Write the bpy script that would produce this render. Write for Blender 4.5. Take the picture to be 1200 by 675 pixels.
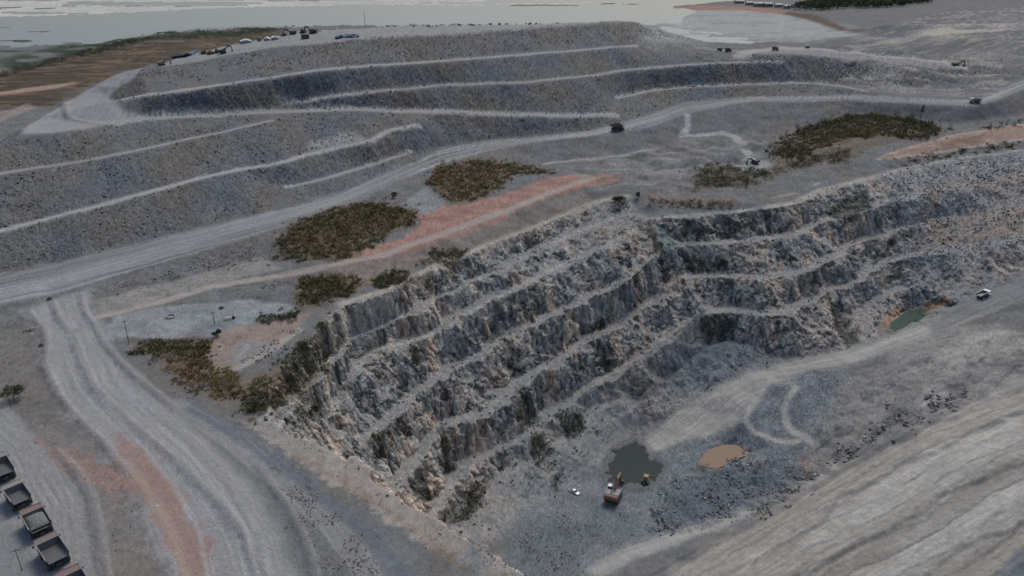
import bpy, math, random
import numpy as np
from mathutils import Vector, Matrix
from mathutils.geometry import delaunay_2d_cdt

for o in list(bpy.data.objects):
    bpy.data.objects.remove(o)
scene = bpy.context.scene
COL = scene.collection
rng = np.random.default_rng(7)
random.seed(7)

# ------------------------------------------------------------------ camera, sky, sun, exposure
CAM_H = 150.0
PITCH = math.radians(24.3)
FPX = 940.0                      # focal length in photograph pixels (1200 px wide)
cam_data = bpy.data.cameras.new("camera")
cam_data.sensor_width = 36.0
cam_data.lens = 36.0 * FPX / 1200.0
cam_data.clip_start = 1.0
cam_data.clip_end = 12000.0
cam = bpy.data.objects.new("camera", cam_data)
cam.location = (0, 0, CAM_H)
cam.rotation_euler = (math.radians(90) - PITCH, 0, 0)
COL.objects.link(cam)
scene.camera = cam

SUN_EL, SUN_AZ = math.radians(57), math.radians(25)     # azimuth clockwise from +Y (away from the camera)
world = bpy.data.worlds.new("World")
scene.world = world
world.use_nodes = True
wn = world.node_tree.nodes
wl = world.node_tree.links
wn.clear()
sky = wn.new("ShaderNodeTexSky")
sky.sky_type = 'NISHITA'
sky.sun_disc = False
sky.sun_elevation = SUN_EL
sky.sun_rotation = SUN_AZ
sky.air_density = 1.0
sky.dust_density = 4.0
sky.ozone_density = 1.5
bg = wn.new("ShaderNodeBackground")
bg.inputs["Strength"].default_value = 0.085
wo = wn.new("ShaderNodeOutputWorld")
wl.new(sky.outputs[0], bg.inputs[0])
wl.new(bg.outputs[0], wo.inputs[0])

sun_data = bpy.data.lights.new("sun", 'SUN')
sun_data.energy = 0.95
sun_data.angle = math.radians(22)
sun_data.color = (1.0, 0.93, 0.86)
sun = bpy.data.objects.new("sun", sun_data)
sdir = Vector((math.sin(SUN_AZ) * math.cos(SUN_EL), math.cos(SUN_AZ) * math.cos(SUN_EL), math.sin(SUN_EL)))
sun.rotation_euler = sdir.to_track_quat('Z', 'Y').to_euler()
sun.location = (0, 300, 400)
COL.objects.link(sun)

scene.view_settings.view_transform = 'Standard'
scene.view_settings.look = 'None'
scene.view_settings.exposure = 0.65
scene.view_settings.gamma = 1.0

# ------------------------------------------------------------------ small numeric helpers
SP, CP = math.sin(PITCH), math.cos(PITCH)

def survey(x, y, z):
    """ground position of a sighted point whose height above the datum is z"""
    u = (x - 600.0) / FPX
    v = (y - 337.5) / FPX
    d = (CAM_H - z) / (SP + v * CP)
    return (u * d, d * (CP - v * SP), z)

def smooth(a, b, x):
    t = np.clip((x - a) / (b - a), 0, 1)
    return t * t * (3 - 2 * t)

_perm = np.random.default_rng(3).permutation(4096).astype(np.int32)
_ga = np.random.default_rng(4).uniform(0, 2 * np.pi, 4096)
_gx, _gy = np.cos(_ga).astype(np.float32), np.sin(_ga).astype(np.float32)
_val = np.random.default_rng(5).uniform(-1, 1, 4096).astype(np.float32)

def perlin(x, y, seed=0):
    xi = np.floor(x).astype(np.int64)
    yi = np.floor(y).astype(np.int64)
    fx = (x - xi).astype(np.float32)
    fy = (y - yi).astype(np.float32)
    u = fx * fx * fx * (fx * (fx * 6 - 15) + 10)
    w = fy * fy * fy * (fy * (fy * 6 - 15) + 10)
    def g(ix, iy, dx, dy):
        h = _perm[(_perm[(ix + seed * 57) & 4095] + iy) & 4095]
        return _gx[h] * dx + _gy[h] * dy
    a = g(xi, yi, fx, fy)
    b = g(xi + 1, yi, fx - 1, fy)
    c = g(xi, yi + 1, fx, fy - 1)
    d = g(xi + 1, yi + 1, fx - 1, fy - 1)
    return (a + u * (b - a) + w * (c + u * (d - c) - a - u * (b - a))) * 1.5

def fbm(x, y, octaves=4, seed=0, gain=0.5):
    r = np.zeros(np.shape(x), np.float32)
    a, f = 1.0, 1.0
    for k in range(octaves):
        r += a * perlin(x * f + 13.7 * k, y * f - 7.3 * k, seed + k)
        a *= gain
        f *= 2.03
    return r

def vnoise3(x, y, z, seed=0):
    xi, yi, zi = (np.floor(t).astype(np.int64) for t in (x, y, z))
    fx, fy, fz = ((t - i).astype(np.float32) for t, i in ((x, xi), (y, yi), (z, zi)))
    fx, fy, fz = (t * t * (3 - 2 * t) for t in (fx, fy, fz))
    def h(a, b, c):
        return _val[_perm[(_perm[(_perm[(a + seed * 31) & 4095] + b) & 4095] + c) & 4095]]
    def lerp(a, b, t):
        return a + (b - a) * t
    x00 = lerp(h(xi, yi, zi), h(xi + 1, yi, zi), fx)
    x10 = lerp(h(xi, yi + 1, zi), h(xi + 1, yi + 1, zi), fx)
    x01 = lerp(h(xi, yi, zi + 1), h(xi + 1, yi, zi + 1), fx)
    x11 = lerp(h(xi, yi + 1, zi + 1), h(xi + 1, yi + 1, zi + 1), fx)
    return lerp(lerp(x00, x10, fy), lerp(x01, x11, fy), fz)

# ------------------------------------------------------------------ the survey: crest, toe and road lines (sight x, sight y, height)
# name: (bench width in metres or 0 for a single line, points)
LINES = {
 # spoil heap, from the top down
 'top_back': (0, [(240,58,62),(280,50,66),(333,40.5,69),(383,35,71),(450,31,72),(600,28,72),(700,25.3,72),(738,23.5,72)]),
 'top_crest': (0, [(167,80,58),(197,77,60),(233,72,62.5),(267,64,65),(317,55.5,68),(400,48,71),(450,44,72),(533,40.5,72),(600,34.5,72),(683,29,72),(735,25,72),(752,27,71),(767,37,64),(783,46,56),(812,53,50.5)]),
 'D3': (9, [(146,114,50),(187,109.5,52),(233,103,54),(300,93,56),(347,86,58),(400,79,59),(533,70,59),(617,63.5,59),(690,57.5,59),(745,53,58)]),
 'D2': (8, [(330,123,39.5),(365,117,42),(400,111,44),(460,105,45),(517,100,45),(613,96.5,45),(687,89.5,45),(733,82,45.5),(800,76,46),(867,72.5,46),(915,71.5,46)]),
 'D1': (8, [(120,143,41),(160,139,40.5),(200,137,39.5),(267,134,38.5),(300,132,38),(400,128,36.5),(480,130,33),(550,132,30.5),(650,135,28),(720,135,25.5)]),
 'A': (5, [(-140,232,28),(0,203,30),(67,193,30),(133,182,31),(200,167,32),(267,153,34),(318,141,36)]),
 'B': (6, [(-140,310,12),(0,270,14),(83,250,16),(160,229,18),(233,210,20),(283,198,21),(333,190,22),(360,181,23),(400,172.5,24),(433,165,26),(455,153,28),(490,146,29.5)]),
 'B2': (5, [(335,220,12),(390,207,13.5),(440,191.5,15),(480,178.5,16)]),
 'E': (6, [(722,115,30),(757,107.5,30.5),(800,102.5,31),(890,98.5,31),(945,97,31),(985,101,29.5),(1015,107,28.3)]),
 # hairpin and ramp at the heap's far left end
 'pad_outer': (0, [(27,150,41),(45,137,41),(75,121,41),(100,106,44),(125,92,50),(152,82,56)]),
 'pad_front': (0, [(27,157,41),(67,155.5,41),(100,151,41)]),
 'pad_inner': (0, [(135,124,41.5),(128,112,44),(143,98,51),(160,87,56.5)]),
 # main haul road
 'H_u': (0, [(-140,352,2),(0,322,2),(67,308,2.5),(150,288,4),(200,275,5),(333,245,8),(400,225,9.5),(483,192,13),(517,174,14),(580,164,16),(650,158,18),(700,152,20),(745,139,22),(800,121,24),(867,114,25),(1000,111.5,26),(1083,115,27),(1143,117,27),(1165,110,29),(1200,92,33),(1330,74,34)]),
 'H_l': (0, [(-140,386,2),(0,358,2),(97,335,2),(150,320,2.5),(200,306,3.5),(300,277,6.5),(400,247,9),(467,211,12),(567,179,15),(633,166,17.5),(713,158,20),(770,146,22),(800,134,23.5),(867,120,25),(1000,117,26),(1083,121,27),(1143,124,27),(1175,115,29),(1200,104,32),(1330,86,33.5)]),
 # strip between the haul road and the pit
 'P_t': (0, [(112,354,0.5),(167,339,0.5),(233,323,1),(300,300,2.5),(330,308,3)]),
 'track': (7, [(118,371,0.8),(147,364,1),(200,350,1.5),(250,336,2),(300,327,3),(350,318.5,4),(400,309,5),(450,298,6),(500,281,7),(550,262.5,8),(611,240,9.5),(667,217,11),(690,209,11.5),(722,205,11.5)]),
 'G': (4, [(640,192,10.5),(700,186,11.5),(750,178,12.5),(778,172,13)]),
 'pad': (0, [(150,385,0.8),(200,388,0.8),(260,384,0.8),(330,368,0.8)]),
 'mid': (0, [(470,245,9),(500,240,9),(560,236,9.5),(640,212,11),(680,200,11)]),
 'face_toe': (0, [(800,160,14),(850,158,12),(900,158,10.5),(930,150,13),(965,143,15),(1010,133,18),(1080,140,17),(1120,146,16),(1200,135,18),(1330,118,20)]),
 'spur': (0, [(770,195,9),(840,200,8.5),(885,193,8),(905,190,8.5)]),
 'veg_low': (0, [(820,222,8),(880,215,8.5),(940,200,9.5),(1000,193,11),(1040,182,13),(1100,166,15),(1150,157,16),(1200,150,17),(1330,130,19)]),
 'rim_red': (0, [(765,228,8.5),(800,232,8.5),(860,236,8.5)]),
 # pit, left wall
 'W': (0, [(300,492,0),(305,465,0.2),(325,435,0.5),(350,410,0.8),(375,386,1),(388,366,1)]),
 'L0': (4, [(400,356,1),(420,349,1),(450,341,1.2),(480,325,1.6),(543,298,2),(587,281,2.5),(633,263,3.5),(683,243,5),(703,235,6),(735,230,7)]),
 'L1': (5, [(345,466,-8),(368,437,-9),(396,408,-12),(420,388,-12.5),(450,379,-12),(490,363,-10),(520,350,-9),(567,325,-8),(617,300,-6),(667,276,-3),(717,256,0),(735,249,2)]),
 'L2': (6, [(380,492,-23),(402,462,-22.5),(420,428,-19),(440,410,-18.5),(480,400,-19.5),(510,390,-19.5),(534,378,-18),(560,360,-16),(600,340,-14),(667,306,-10),(720,284,-6),(747,264,0)]),
 'L3': (6, [(415,530,-38),(440,502,-37),(470,474,-35),(488,455,-34),(520,438,-33),(554,422,-33),(588,398,-31),(612,386,-29),(648,370,-27),(700,345,-23.5),(740,319,-16),(770,296,-9)]),
 'L4': (7, [(452,582,-53),(472,558,-52),(500,524,-50),(524,499,-48),(560,482,-48),(590,465,-47),(612,444,-45),(648,425,-43.5),(680,403,-41),(710,387,-38),(740,367,-34),(776,343,-27),(788,332,-23)]),
 'L5': (6, [(497,618,-64),(512,598,-64),(530,570,-63),(550,542,-62),(576,528,-61.5),(610,507,-61),(645,482,-60),(680,460,-57.5),(726,435,-53),(760,412,-47),(792,386,-40),(812,371,-35)]),
 'L6': (4.5, [(518,630,-70),(535,606,-69.5),(552,588,-69.3),(575,571,-69),(610,548,-68),(650,520,-67),(690,491,-65),(728,464,-61)]),
 # pit, far wall
 'R0': (6, [(757,256,3.5),(800,252.5,5),(850,250,5),(900,242,6),(930,238,6),(960,222,6.5),(986,217,7),(1036,204,8.5),(1060,198,9),(1100,189,10),(1140,183,11),(1200,176,12.5),(1330,160,15)]),
 'R1': (6, [(785,287,-7),(850,285,-7),(905,279,-7),(940,270,-6.5),(970,257,-4.5),(1000,249,-3),(1026,238,-1),(1060,230,0),(1100,222,1.5),(1200,207,4.5),(1330,188,8)]),
 'R2': (6, [(797,325,-20),(850,324,-20),(900,323,-20),(930,319,-20),(956,310,-19),(990,296,-18),(1020,279,-16),(1050,267,-14),(1100,258,-11.5),(1200,245,-7.5),(1330,228,-2)]),
 'R3': (6, [(824,366,-33.5),(860,363,-33),(906,365,-33),(935,358,-32),(966,343,-31),(990,334,-30),(1012,322,-28),(1030,311,-26),(1064,299,-24),(1120,291,-21),(1200,280,-17),(1330,246,-10)]),
 'R4': (4, [(985,378,-43),(1005,366,-41),(1028,351,-38.5),(1060,338,-36),(1090,334,-34.5)]),
 'M': (3, [(890,408,-47),(860,401,-46),(835,406,-47.5),(808,421,-52),(785,446,-59)]),
 'toe': (0, [(540,672,-74),(565,646,-74),(600,618,-74),(650,584,-73.5),(700,546,-73),(738,522,-71.5),(767,500,-69),(800,478,-65),(830,458,-60.5),(862,440,-55.5),(900,424,-51.5)]),
 'ramp_l': (0, [(930,421,-50.5),(980,414,-49.5),(1035,394,-47.2),(1060,383,-46.2),(1095,370,-43.5),(1150,345,-36.5),(1200,322,-30.5),(1330,275,-19)]),
 'ramp_r': (0, [(880,443,-54),(940,431,-51.5),(1000,428,-49.5),(1050,411,-47.5),(1100,392,-44),(1150,372,-38.5),(1200,350,-32.5),(1330,302,-21)]),
 'pond_g': (0, [(1030,386,-46.5),(1052,372,-46.5),(1075,362,-46.3),(1092,361,-45)]),
 # the near slope that rises on the right
 'S1': (0, [(905,520,-66),(935,500,-62.5),(965,478,-57.5),(992,442,-51)]),
 'S2': (0, [(960,505,-59),(1020,470,-50),(1080,440,-43.5),(1140,405,-38),(1200,385,-33),(1330,320,-20)]),
 'T1': (0, [(700,705,-73),(760,670,-72),(830,640,-69),(880,618,-66),(930,588,-62),(975,558,-57.5),(1040,520,-50),(1100,495,-44),(1200,455,-37),(1330,410,-29)]),
 'T2': (0, [(780,715,-69),(850,678,-66),(900,652,-62.5),(950,608,-56.5),(1000,580,-52),(1072,540,-46),(1120,518,-42),(1200,482,-36),(1330,435,-28)]),
 'T3': (0, [(860,720,-60),(920,680,-57),(1000,642,-51),(1070,605,-46),(1110,578,-42.5),(1200,542,-35),(1330,490,-27)]),
 'T4': (0, [(1000,730,-50),(1060,695,-46.5),(1120,652,-41.5),(1200,612,-35),(1330,550,-26)]),
 'T5': (0, [(1080,760,-44),(1150,702,-39.5),(1200,662,-34.5),(1330,590,-26)]),
 # near rim
 'N0': (0, [(300,492,0),(345,512,0),(384,524,0),(408,538,0),(440,563,-0.3),(470,583,-0.5),(500,599,-0.7),(560,641,-0.8),(598,675,-1),(680,745,-1),(760,830,-1)]),
 # plateau behind the heap, right
 'Pf': (0, [(850,60,50),(880,63.5,50),(920,62.5,50),(960,66,48.5),(1000,70.5,45),(1060,78.5,39),(1125,82.5,36),(1170,74,37),(1200,66,39),(1330,50,44)]),
 'Pb': (0, [(832,48.5,50),(880,50.5,50),(905,47.5,52.5),(925,51,50),(960,51,49.5),(1000,54.5,46),(1060,60.5,41),(1125,65,38),(1160,62,38),(1200,54,40),(1330,40,45)]),
 'slope_r': (0, [(1000,90,33),(1060,101,28.5),(1110,99,29),(1150,88,32)]),
}
WORLD_LINES = {
 'heap_foot': [(-430,300,4),(-400,380,6),(-360,440,8),(-352,490,6),(-352,570,3),(-338,640,1.5),(-300,740,0.5),(-150,830,-2),(0,868,-4),(120,880,-4),(190,900,-4),(260,935,-4),(340,940,-2),(430,930,0)],
 'near_toe': [(-37,234,-65),(-12,222,-73),(20,203,-74),(60,178,-74),(105,150,-72),(150,110,-66)],
}
SPOTS = [(0,400,1),(30,450,0.6),(-140,440,1),(-140,560,0),(-140,760,0),(100,600,0.4),(200,500,0.2),(60,345,1.2),(300,600,0.3),(0,675,0),(150,675,0.3),(400,675,0.3),(400,770,0),(150,780,0),(560,800,-0.5),
 (250,430,0.4),(300,455,0.5),(340,390,0.8),
 (720,580,-73),(760,560,-73),(850,530,-70.5),(640,640,-74),(700,640,-73.5),(800,600,-72),(870,575,-70),(880,490,-62),(860,460,-57),(930,460,-55.5),(950,440,-53),(920,540,-66.5),(955,545,-64.5),
 (720,222,9),(750,215,9.5),(800,185,11),(760,165,15),(700,225,9.5),(1000,160,16),(1040,155,17.5),(960,175,13),(1080,150,17),(820,148,17),
 (430,262,8),(380,275,7),(360,285,6),(460,232,10),(560,205,12),(610,195,12.5),
 (1040,28,22),(1100,31,30),(1150,29,33),(1200,27,36),(1330,22,40),(1020,42,8),(1060,45,22),(1110,46,28),(1170,45,34),(1000,18,3),(1100,14,16),(1200,12,22),(1050,4,4),(1150,3,8),(1250,3,12),
 (0,120,1.5),(50,90,1.2),(150,66,1.0),(240,52,0.4),(0,100,1.3),
 (980,37,0.5),(900,44,-0.5),(850,38,-0.9),(800,30,-0.95),(950,24,1.5),(900,12,1.5),(830,6,1.0),(1010,33,4),(990,28,3),(930,14,3),(880,7,2),
 (0,88,-0.4),(60,71,-0.4),(110,57,-0.5),(190,42,-0.6),(260,37,-0.6),(330,33,-0.8),(700,12,-5),(400,15,-5),(100,30,-5),(100,5,-5),(600,3,-5),(900,-1,-1),(850,1,-1.5),(1000,-3,2)]
BOUND = [(-2600,3200,-6),(2600,3200,2),(-1200,3200,-6),(0,3200,-6),(1200,3200,0),(-1800,1500,-4),(-900,1500,-5),(1500,1600,10),(-1200,700,1),(-700,420,2),(-600,150,1),(-300,40,0),(0,20,-1),(300,20,-40),(500,100,-20),(800,300,0),(1100,600,30),(1300,1000,30)]

def resample(P, step):
    P = np.asarray(P, float)
    seg = np.linalg.norm(np.diff(P[:, :2], axis=0), axis=1)
    s = np.concatenate([[0], np.cumsum(seg)])
    n = max(2, int(round(s[-1] / step)) + 1)
    t = np.linspace(0, s[-1], n)
    return np.stack([np.interp(t, s, P[:, k]) for k in range(3)], 1)

def offset(P, d):
    T = np.gradient(P[:, :2], axis=0)
    for _ in range(3):
        T[1:-1] = (T[:-2] + T[1:-1] + T[2:]) / 3
    T /= np.linalg.norm(T, axis=1)[:, None]
    Q = P.copy()
    Q[:, 0] += -T[:, 1] * d
    Q[:, 1] += T[:, 0] * d
    return Q

tv, te = [], []
WL = {}
def add_line(P):
    b = len(tv)
    tv.extend(map(tuple, P))
    te.extend((b + i, b + i + 1) for i in range(len(P) - 1))
for nm, (w, pts) in LINES.items():
    P = resample([survey(*p) for p in pts], 7.0)
    WL[nm] = P
    if w:
        taper = np.minimum(1, np.minimum(np.arange(len(P)), np.arange(len(P))[::-1]) / 2.0 + 0.15)[:, None]
        for s in (-0.5, 0.5):
            Q = offset(P, s * w)
            Q = P + (Q - P) * taper
            add_line(Q)
    else:
        add_line(P)
for nm, pts in WORLD_LINES.items():
    add_line(resample(pts, 12.0))
for p in SPOTS:
    tv.append(survey(*p))
tv.extend(BOUND)
tv = np.array(tv)
cv, ce, cf, ov, oe, of = delaunay_2d_cdt([Vector(p[:2]) for p in tv], te, [], 0, 0.02)
cz = np.zeros(len(cv))
CXY = np.array([list(p) for p in cv])
for i, src in enumerate(ov):
    if src:
        cz[i] = np.mean([tv[s][2] for s in src])
    else:
        d = np.sum((tv[:, :2] - CXY[i]) ** 2, 1)
        k = np.argsort(d)[:4]
        cz[i] = np.average(tv[k, 2], weights=1 / (d[k] + .1))
        print('line crossing at', CXY[i].round(1), tv[k, 2].round(1))

# raster of the triangulated survey on a fan-shaped grid (bearing x range)
NB, NR = 1400, 1900
AZ = np.linspace(math.radians(-42.5), math.radians(42.5), NB)
LR = np.linspace(math.log(100.0), math.log(3000.0), NR)
RR = np.exp(LR)
dAZ, dLR = AZ[1] - AZ[0], LR[1] - LR[0]
Z0 = np.full((NB, NR), np.nan, np.float32)
az_v = np.arctan2(CXY[:, 0], CXY[:, 1])
lr_v = 0.5 * np.log(np.maximum(np.sum(CXY ** 2, 1), 1))
SA, CA = np.sin(AZ), np.cos(AZ)
for f in cf:
    f = list(f)
    a, b, c = CXY[f[0]], CXY[f[1]], CXY[f[2]]
    den = (b[0] - a[0]) * (c[1] - a[1]) - (c[0] - a[0]) * (b[1] - a[1])
    if abs(den) < 1e-9:
        continue
    A = az_v[f]; L = lr_v[f]
    # nearest range of the triangle can be inside an edge
    lo = L.min()
    for p, q in ((a, b), (b, c), (c, a)):
        e = q - p
        t = np.clip(-(p @ e) / max(e @ e, 1e-9), 0, 1)
        m = p + t * e
        lo = min(lo, 0.5 * math.log(max(m @ m, 1)))
    i0 = max(0, int((A.min() - AZ[0]) / dAZ)); i1 = min(NB, int((A.max() - AZ[0]) / dAZ) + 2)
    j0 = max(0, int((lo - LR[0]) / dLR)); j1 = min(NR, int((L.max() - LR[0]) / dLR) + 2)
    if i1 <= i0 or j1 <= j0:
        continue
    X = SA[i0:i1, None] * RR[None, j0:j1]
    Y = CA[i0:i1, None] * RR[None, j0:j1]
    w1 = ((X - a[0]) * (c[1] - a[1]) - (c[0] - a[0]) * (Y - a[1])) / den
    w2 = ((b[0] - a[0]) * (Y - a[1]) - (X - a[0]) * (b[1] - a[1])) / den
    m = (w1 >= -1e-6) & (w2 >= -1e-6) & (w1 + w2 <= 1 + 1e-6)
    zz = cz[f[0]] + w1 * (cz[f[1]] - cz[f[0]]) + w2 * (cz[f[2]] - cz[f[0]])
    Z0[i0:i1, j0:j1][m] = zz[m]
Z0 = np.nan_to_num(Z0, nan=0.0)

def sample(Z, x, y):
    a = (np.arctan2(x, y) - AZ[0]) / dAZ
    l = (0.5 * np.log(np.maximum(x * x + y * y, 1)) - LR[0]) / dLR
    a = np.clip(a, 0, NB - 1.001); l = np.clip(l, 0, NR - 1.001)
    i = a.astype(int); j = l.astype(int)
    u = a - i; v = l - j
    return (Z[i, j] * (1 - u) * (1 - v) + Z[i + 1, j] * u * (1 - v) + Z[i, j + 1] * (1 - u) * v + Z[i + 1, j + 1] * u * v)

def sight(x, y, Z=None):
    """where the sight line through a photograph point meets the ground"""
    Z = Z0 if Z is None else Z
    u = (x - 600.0) / FPX
    v = (y - 337.5) / FPX
    d = np.exp(np.linspace(math.log(90), math.log(2900), 5000))
    X = u * d; Y = d * (CP - v * SP); ZZ = CAM_H - d * (SP + v * CP)
    h = sample(Z, X, Y)
    k = np.argmax(ZZ < h)
    if not (ZZ < h).any():
        k = -1
    return float(X[k]), float(Y[k]), float(h[k])

# ------------------------------------------------------------------ relief: uneven crests, rills, ruts, berms
def in_poly(poly, X, Y):
    poly = np.asarray(poly)[:, :2]
    r = np.zeros(X.shape, bool)
    x1, y1 = poly[-1]
    for x2, y2 in poly:
        if y1 != y2:
            c = ((y1 > Y) != (y2 > Y)) & (X < (x2 - x1) * (Y - y1) / (y2 - y1) + x1)
            r ^= c
        x1, y1 = x2, y2
    return r

GX = (SA[:, None] * RR[None, :]).astype(np.float32)
GY = (CA[:, None] * RR[None, :]).astype(np.float32)
PIT = np.concatenate([WL['W'], WL['L0'], WL['R0'], WL['ramp_l'][::-1], WL['toe'][::-1], np.array(WORLD_LINES['near_toe'][:3]), WL['N0'][::-1]])
HEAPW = np.concatenate([WL['H_u'], WL['Pb'][::-1], WL['top_back'][::-1], WL['pad_outer'][::-1]])

def coarse_mask(poly):
    m = in_poly(poly, GX[::4, ::4], GY[::4, ::4]).astype(np.float32)
    p = np.pad(m, 1, mode='edge')
    m = (p[:-2, 1:-1] + p[2:, 1:-1] + p[1:-1, :-2] + p[1:-1, 2:] + 2 * m) / 6
    ii = np.minimum(np.arange(NB) / 4, m.shape[0] - 1.001); jj = np.minimum(np.arange(NR) / 4, m.shape[1] - 1.001)
    i = ii.astype(int); j = jj.astype(int); u = (ii - i)[:, None]; v = (jj - j)[None, :]
    return (m[i][:, j] * (1 - u) * (1 - v) + m[i + 1][:, j] * u * (1 - v) + m[i][:, j + 1] * (1 - u) * v + m[i + 1][:, j + 1] * u * v).astype(np.float32)

pitm = coarse_mask(PIT)
heapm = coarse_mask(HEAPW)
rd_poly = np.concatenate([WL['H_u'], WL['H_l'][::-1]])
roadm = coarse_mask(rd_poly)
amp = 3.3 * pitm + 1.3 * heapm * (1 - roadm) + 0.25
WXn = fbm(GX / 21, GY / 21, 4, 11, 0.62) * amp + perlin(GX / 55, GY / 55, 18) * amp * 0.9
WYn = fbm(GX / 21, GY / 21, 4, 23, 0.62) * amp + perlin(GX / 55, GY / 55, 19) * amp * 0.9
Z1 = sample(Z0, GX + WXn, GY + WYn).astype(np.float32)
# soften the triangulation outside the rock walls
def blur(Z, n):
    for _ in range(n):
        P = np.pad(Z, 1, mode='edge')
        Z = (P[:-2, 1:-1] + P[2:, 1:-1] + P[1:-1, :-2] + P[1:-1, 2:] + 4 * Z) / 8
    return Z
Zb = blur(Z1, 10)
Z1 = Z1 * pitm + Zb * (1 - pitm)
Z1 = blur(Z1, 1)

# ------------------------------------------------------------------ level-of-detail mesh: rows follow the apparent steepness of the ground
ROWS = 800
dz = np.diff(Z1, axis=1)
dr = np.diff(RR)[None, :]
rm = 0.5 * (RR[1:] + RR[:-1])[None, :]
hm = CAM_H - 0.5 * (Z1[:, 1:] + Z1[:, :-1])
el = np.arctan2(CAM_H - Z1, RR[None, :])
wgt = np.abs(np.diff(el, axis=1)) + 0.018 * np.sqrt(dr ** 2 + dz ** 2) / np.sqrt(rm ** 2 + hm ** 2)
wgt = wgt * np.where(rm < 145, .25, 1.0) * np.where(rm > 2300, .4, 1.0) * (1 + .5 * .5 * (pitm[:, 1:] + pitm[:, :-1]))
cum = np.concatenate([np.zeros((NB, 1)), np.cumsum(wgt, 1)], 1)
cum /= cum[:, -1:]
k = 3
cp = np.pad(cum, ((k, k), (0, 0)), mode='edge')
cs = np.cumsum(np.concatenate([np.zeros((1, NR)), cp]), 0)
cum = (cs[2 * k + 1:] - cs[:-(2 * k + 1)]) / (2 * k + 1)
tt = np.linspace(0, 1, ROWS)
VL = np.stack([np.interp(tt, cum[i], LR) for i in range(NB)])
VR = np.exp(VL)
VX = (SA[:, None] * VR); VY = (CA[:, None] * VR)
VZ = sample(Z1, VX, VY)
VX, VY, VZ = (t.astype(np.float32) for t in (VX, VY, VZ))
VLMIN, VLMAX = VL.min(0), VL.max(0)

def window(x0, x1, y0, y1):
    y0 = max(y0, 1.0)
    ang = [math.atan2(x, y) for x in (x0, x1) for y in (y0, y1)]
    i0 = max(0, int((min(ang) - AZ[0]) / dAZ) - 1); i1 = min(NB, int((max(ang) - AZ[0]) / dAZ) + 3)
    cx = min(max(0.0, x0), x1)
    rlo = math.log(max(math.hypot(cx, y0), 1)) - .004
    rhi = math.log(max(math.hypot(max(abs(x0), abs(x1)), y1), 1)) + .004
    jj = np.flatnonzero((VLMAX >= rlo) & (VLMIN <= rhi))
    if not len(jj) or i1 <= i0:
        return None
    return slice(i0, i1), slice(int(jj[0]), int(jj[-1]) + 1)

def poly_w(pts):
    return np.array([sight(x, y)[:2] for x, y in pts])

def grid_normals(X, Y, Z):
    P = np.stack([X, Y, Z], -1)
    a = np.gradient(P, axis=0); b = np.gradient(P, axis=1)
    n = np.cross(a, b)
    n /= np.maximum(np.linalg.norm(n, axis=-1, keepdims=True), 1e-9)
    return n

nrm = grid_normals(VX, VY, VZ)
pit_v = sample(pitm, VX, VY)
heap_v = sample(heapm, VX, VY)
road_v = sample(roadm, VX, VY)
steep = smooth(0.92, 0.62, nrm[..., 2])
dist = np.sqrt(VX ** 2 + VY ** 2 + (CAM_H - VZ) ** 2)

def stroke(P, width):
    """distance, signed offset and chainage from a polyline (world), inf where farther than width"""
    P = np.asarray(P)[:, :2]
    D = np.full(VX.shape, 1e9, np.float32); S = np.zeros(VX.shape, np.float32); T = np.zeros(VX.shape, np.float32)
    acc = 0.0
    for p, q in zip(P[:-1], P[1:]):
        e = q - p; L = np.linalg.norm(e)
        if L < 1e-6:
            continue
        e = e / L
        wd = window(min(p[0], q[0]) - width, max(p[0], q[0]) + width, min(p[1], q[1]) - width, max(p[1], q[1]) + width)
        if wd:
            dx = VX[wd] - p[0]; dy = VY[wd] - p[1]
            t = np.clip(dx * e[0] + dy * e[1], 0, L)
            ax = dx - t * e[0]; ay = dy - t * e[1]
            d = np.sqrt(ax * ax + ay * ay)
            s = np.where(e[0] * dy - e[1] * dx > 0, d, -d)
            b = (d < D[wd]) & (d < width)
            D[wd][b] = d[b]; S[wd][b] = s[b]; T[wd][b] = (acc + t)[b]
        acc += L
    return D, S, T

def wpoints(pts, step=4.0):
    P = np.array([sight(x, y) for x, y in pts])
    return resample(P, step)

# walls: blocky, fractured rock
b1 = vnoise3(VX / 5.0, VY / 5.0, VZ / 9.0, 1) + 0.6 * vnoise3(VX / 2.1, VY / 2.1, VZ / 5.0, 2) + 0.35 * vnoise3(VX / 1.0, VY / 1.0, VZ / 1.8, 3)
nd = nrm.copy()
for _ in range(4):
    q_ = np.pad(nd, ((1, 1), (1, 1), (0, 0)), mode='edge')
    nd = (q_[:-2, 1:-1] + q_[2:, 1:-1] + q_[1:-1, :-2] + q_[1:-1, 2:] + nd) / 5
nd /= np.linalg.norm(nd, axis=-1, keepdims=True)
SCREE = np.concatenate([WL['L5'], WL['toe'][::-1]])
scree_v = sample(coarse_mask(SCREE), VX, VY) * (.15 + .7 * smooth(-22, 18, VX))
rock = pit_v * (0.2 + 0.8 * steep) * (1 - .72 * scree_v)
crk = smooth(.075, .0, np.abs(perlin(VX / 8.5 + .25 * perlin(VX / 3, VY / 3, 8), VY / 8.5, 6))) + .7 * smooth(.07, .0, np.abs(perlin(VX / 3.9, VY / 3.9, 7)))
def blocks(sc, zs, seed, ang):
    ca, sa = math.cos(ang), math.sin(ang)
    u = (VX * ca + VY * sa) / sc + .35 * n_w; v = (-VX * sa + VY * ca) / sc + .18 * VZ / zs; w = VZ / zs + .22 * u
    i, j, k_ = (np.floor(t).astype(np.int64) for t in (u, v, w))
    return _val[_perm[(_perm[(_perm[(i + seed * 31) & 4095] + j) & 4095] + k_) & 4095]]
n_w = perlin(VX / 9, VY / 9, 9)
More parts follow.
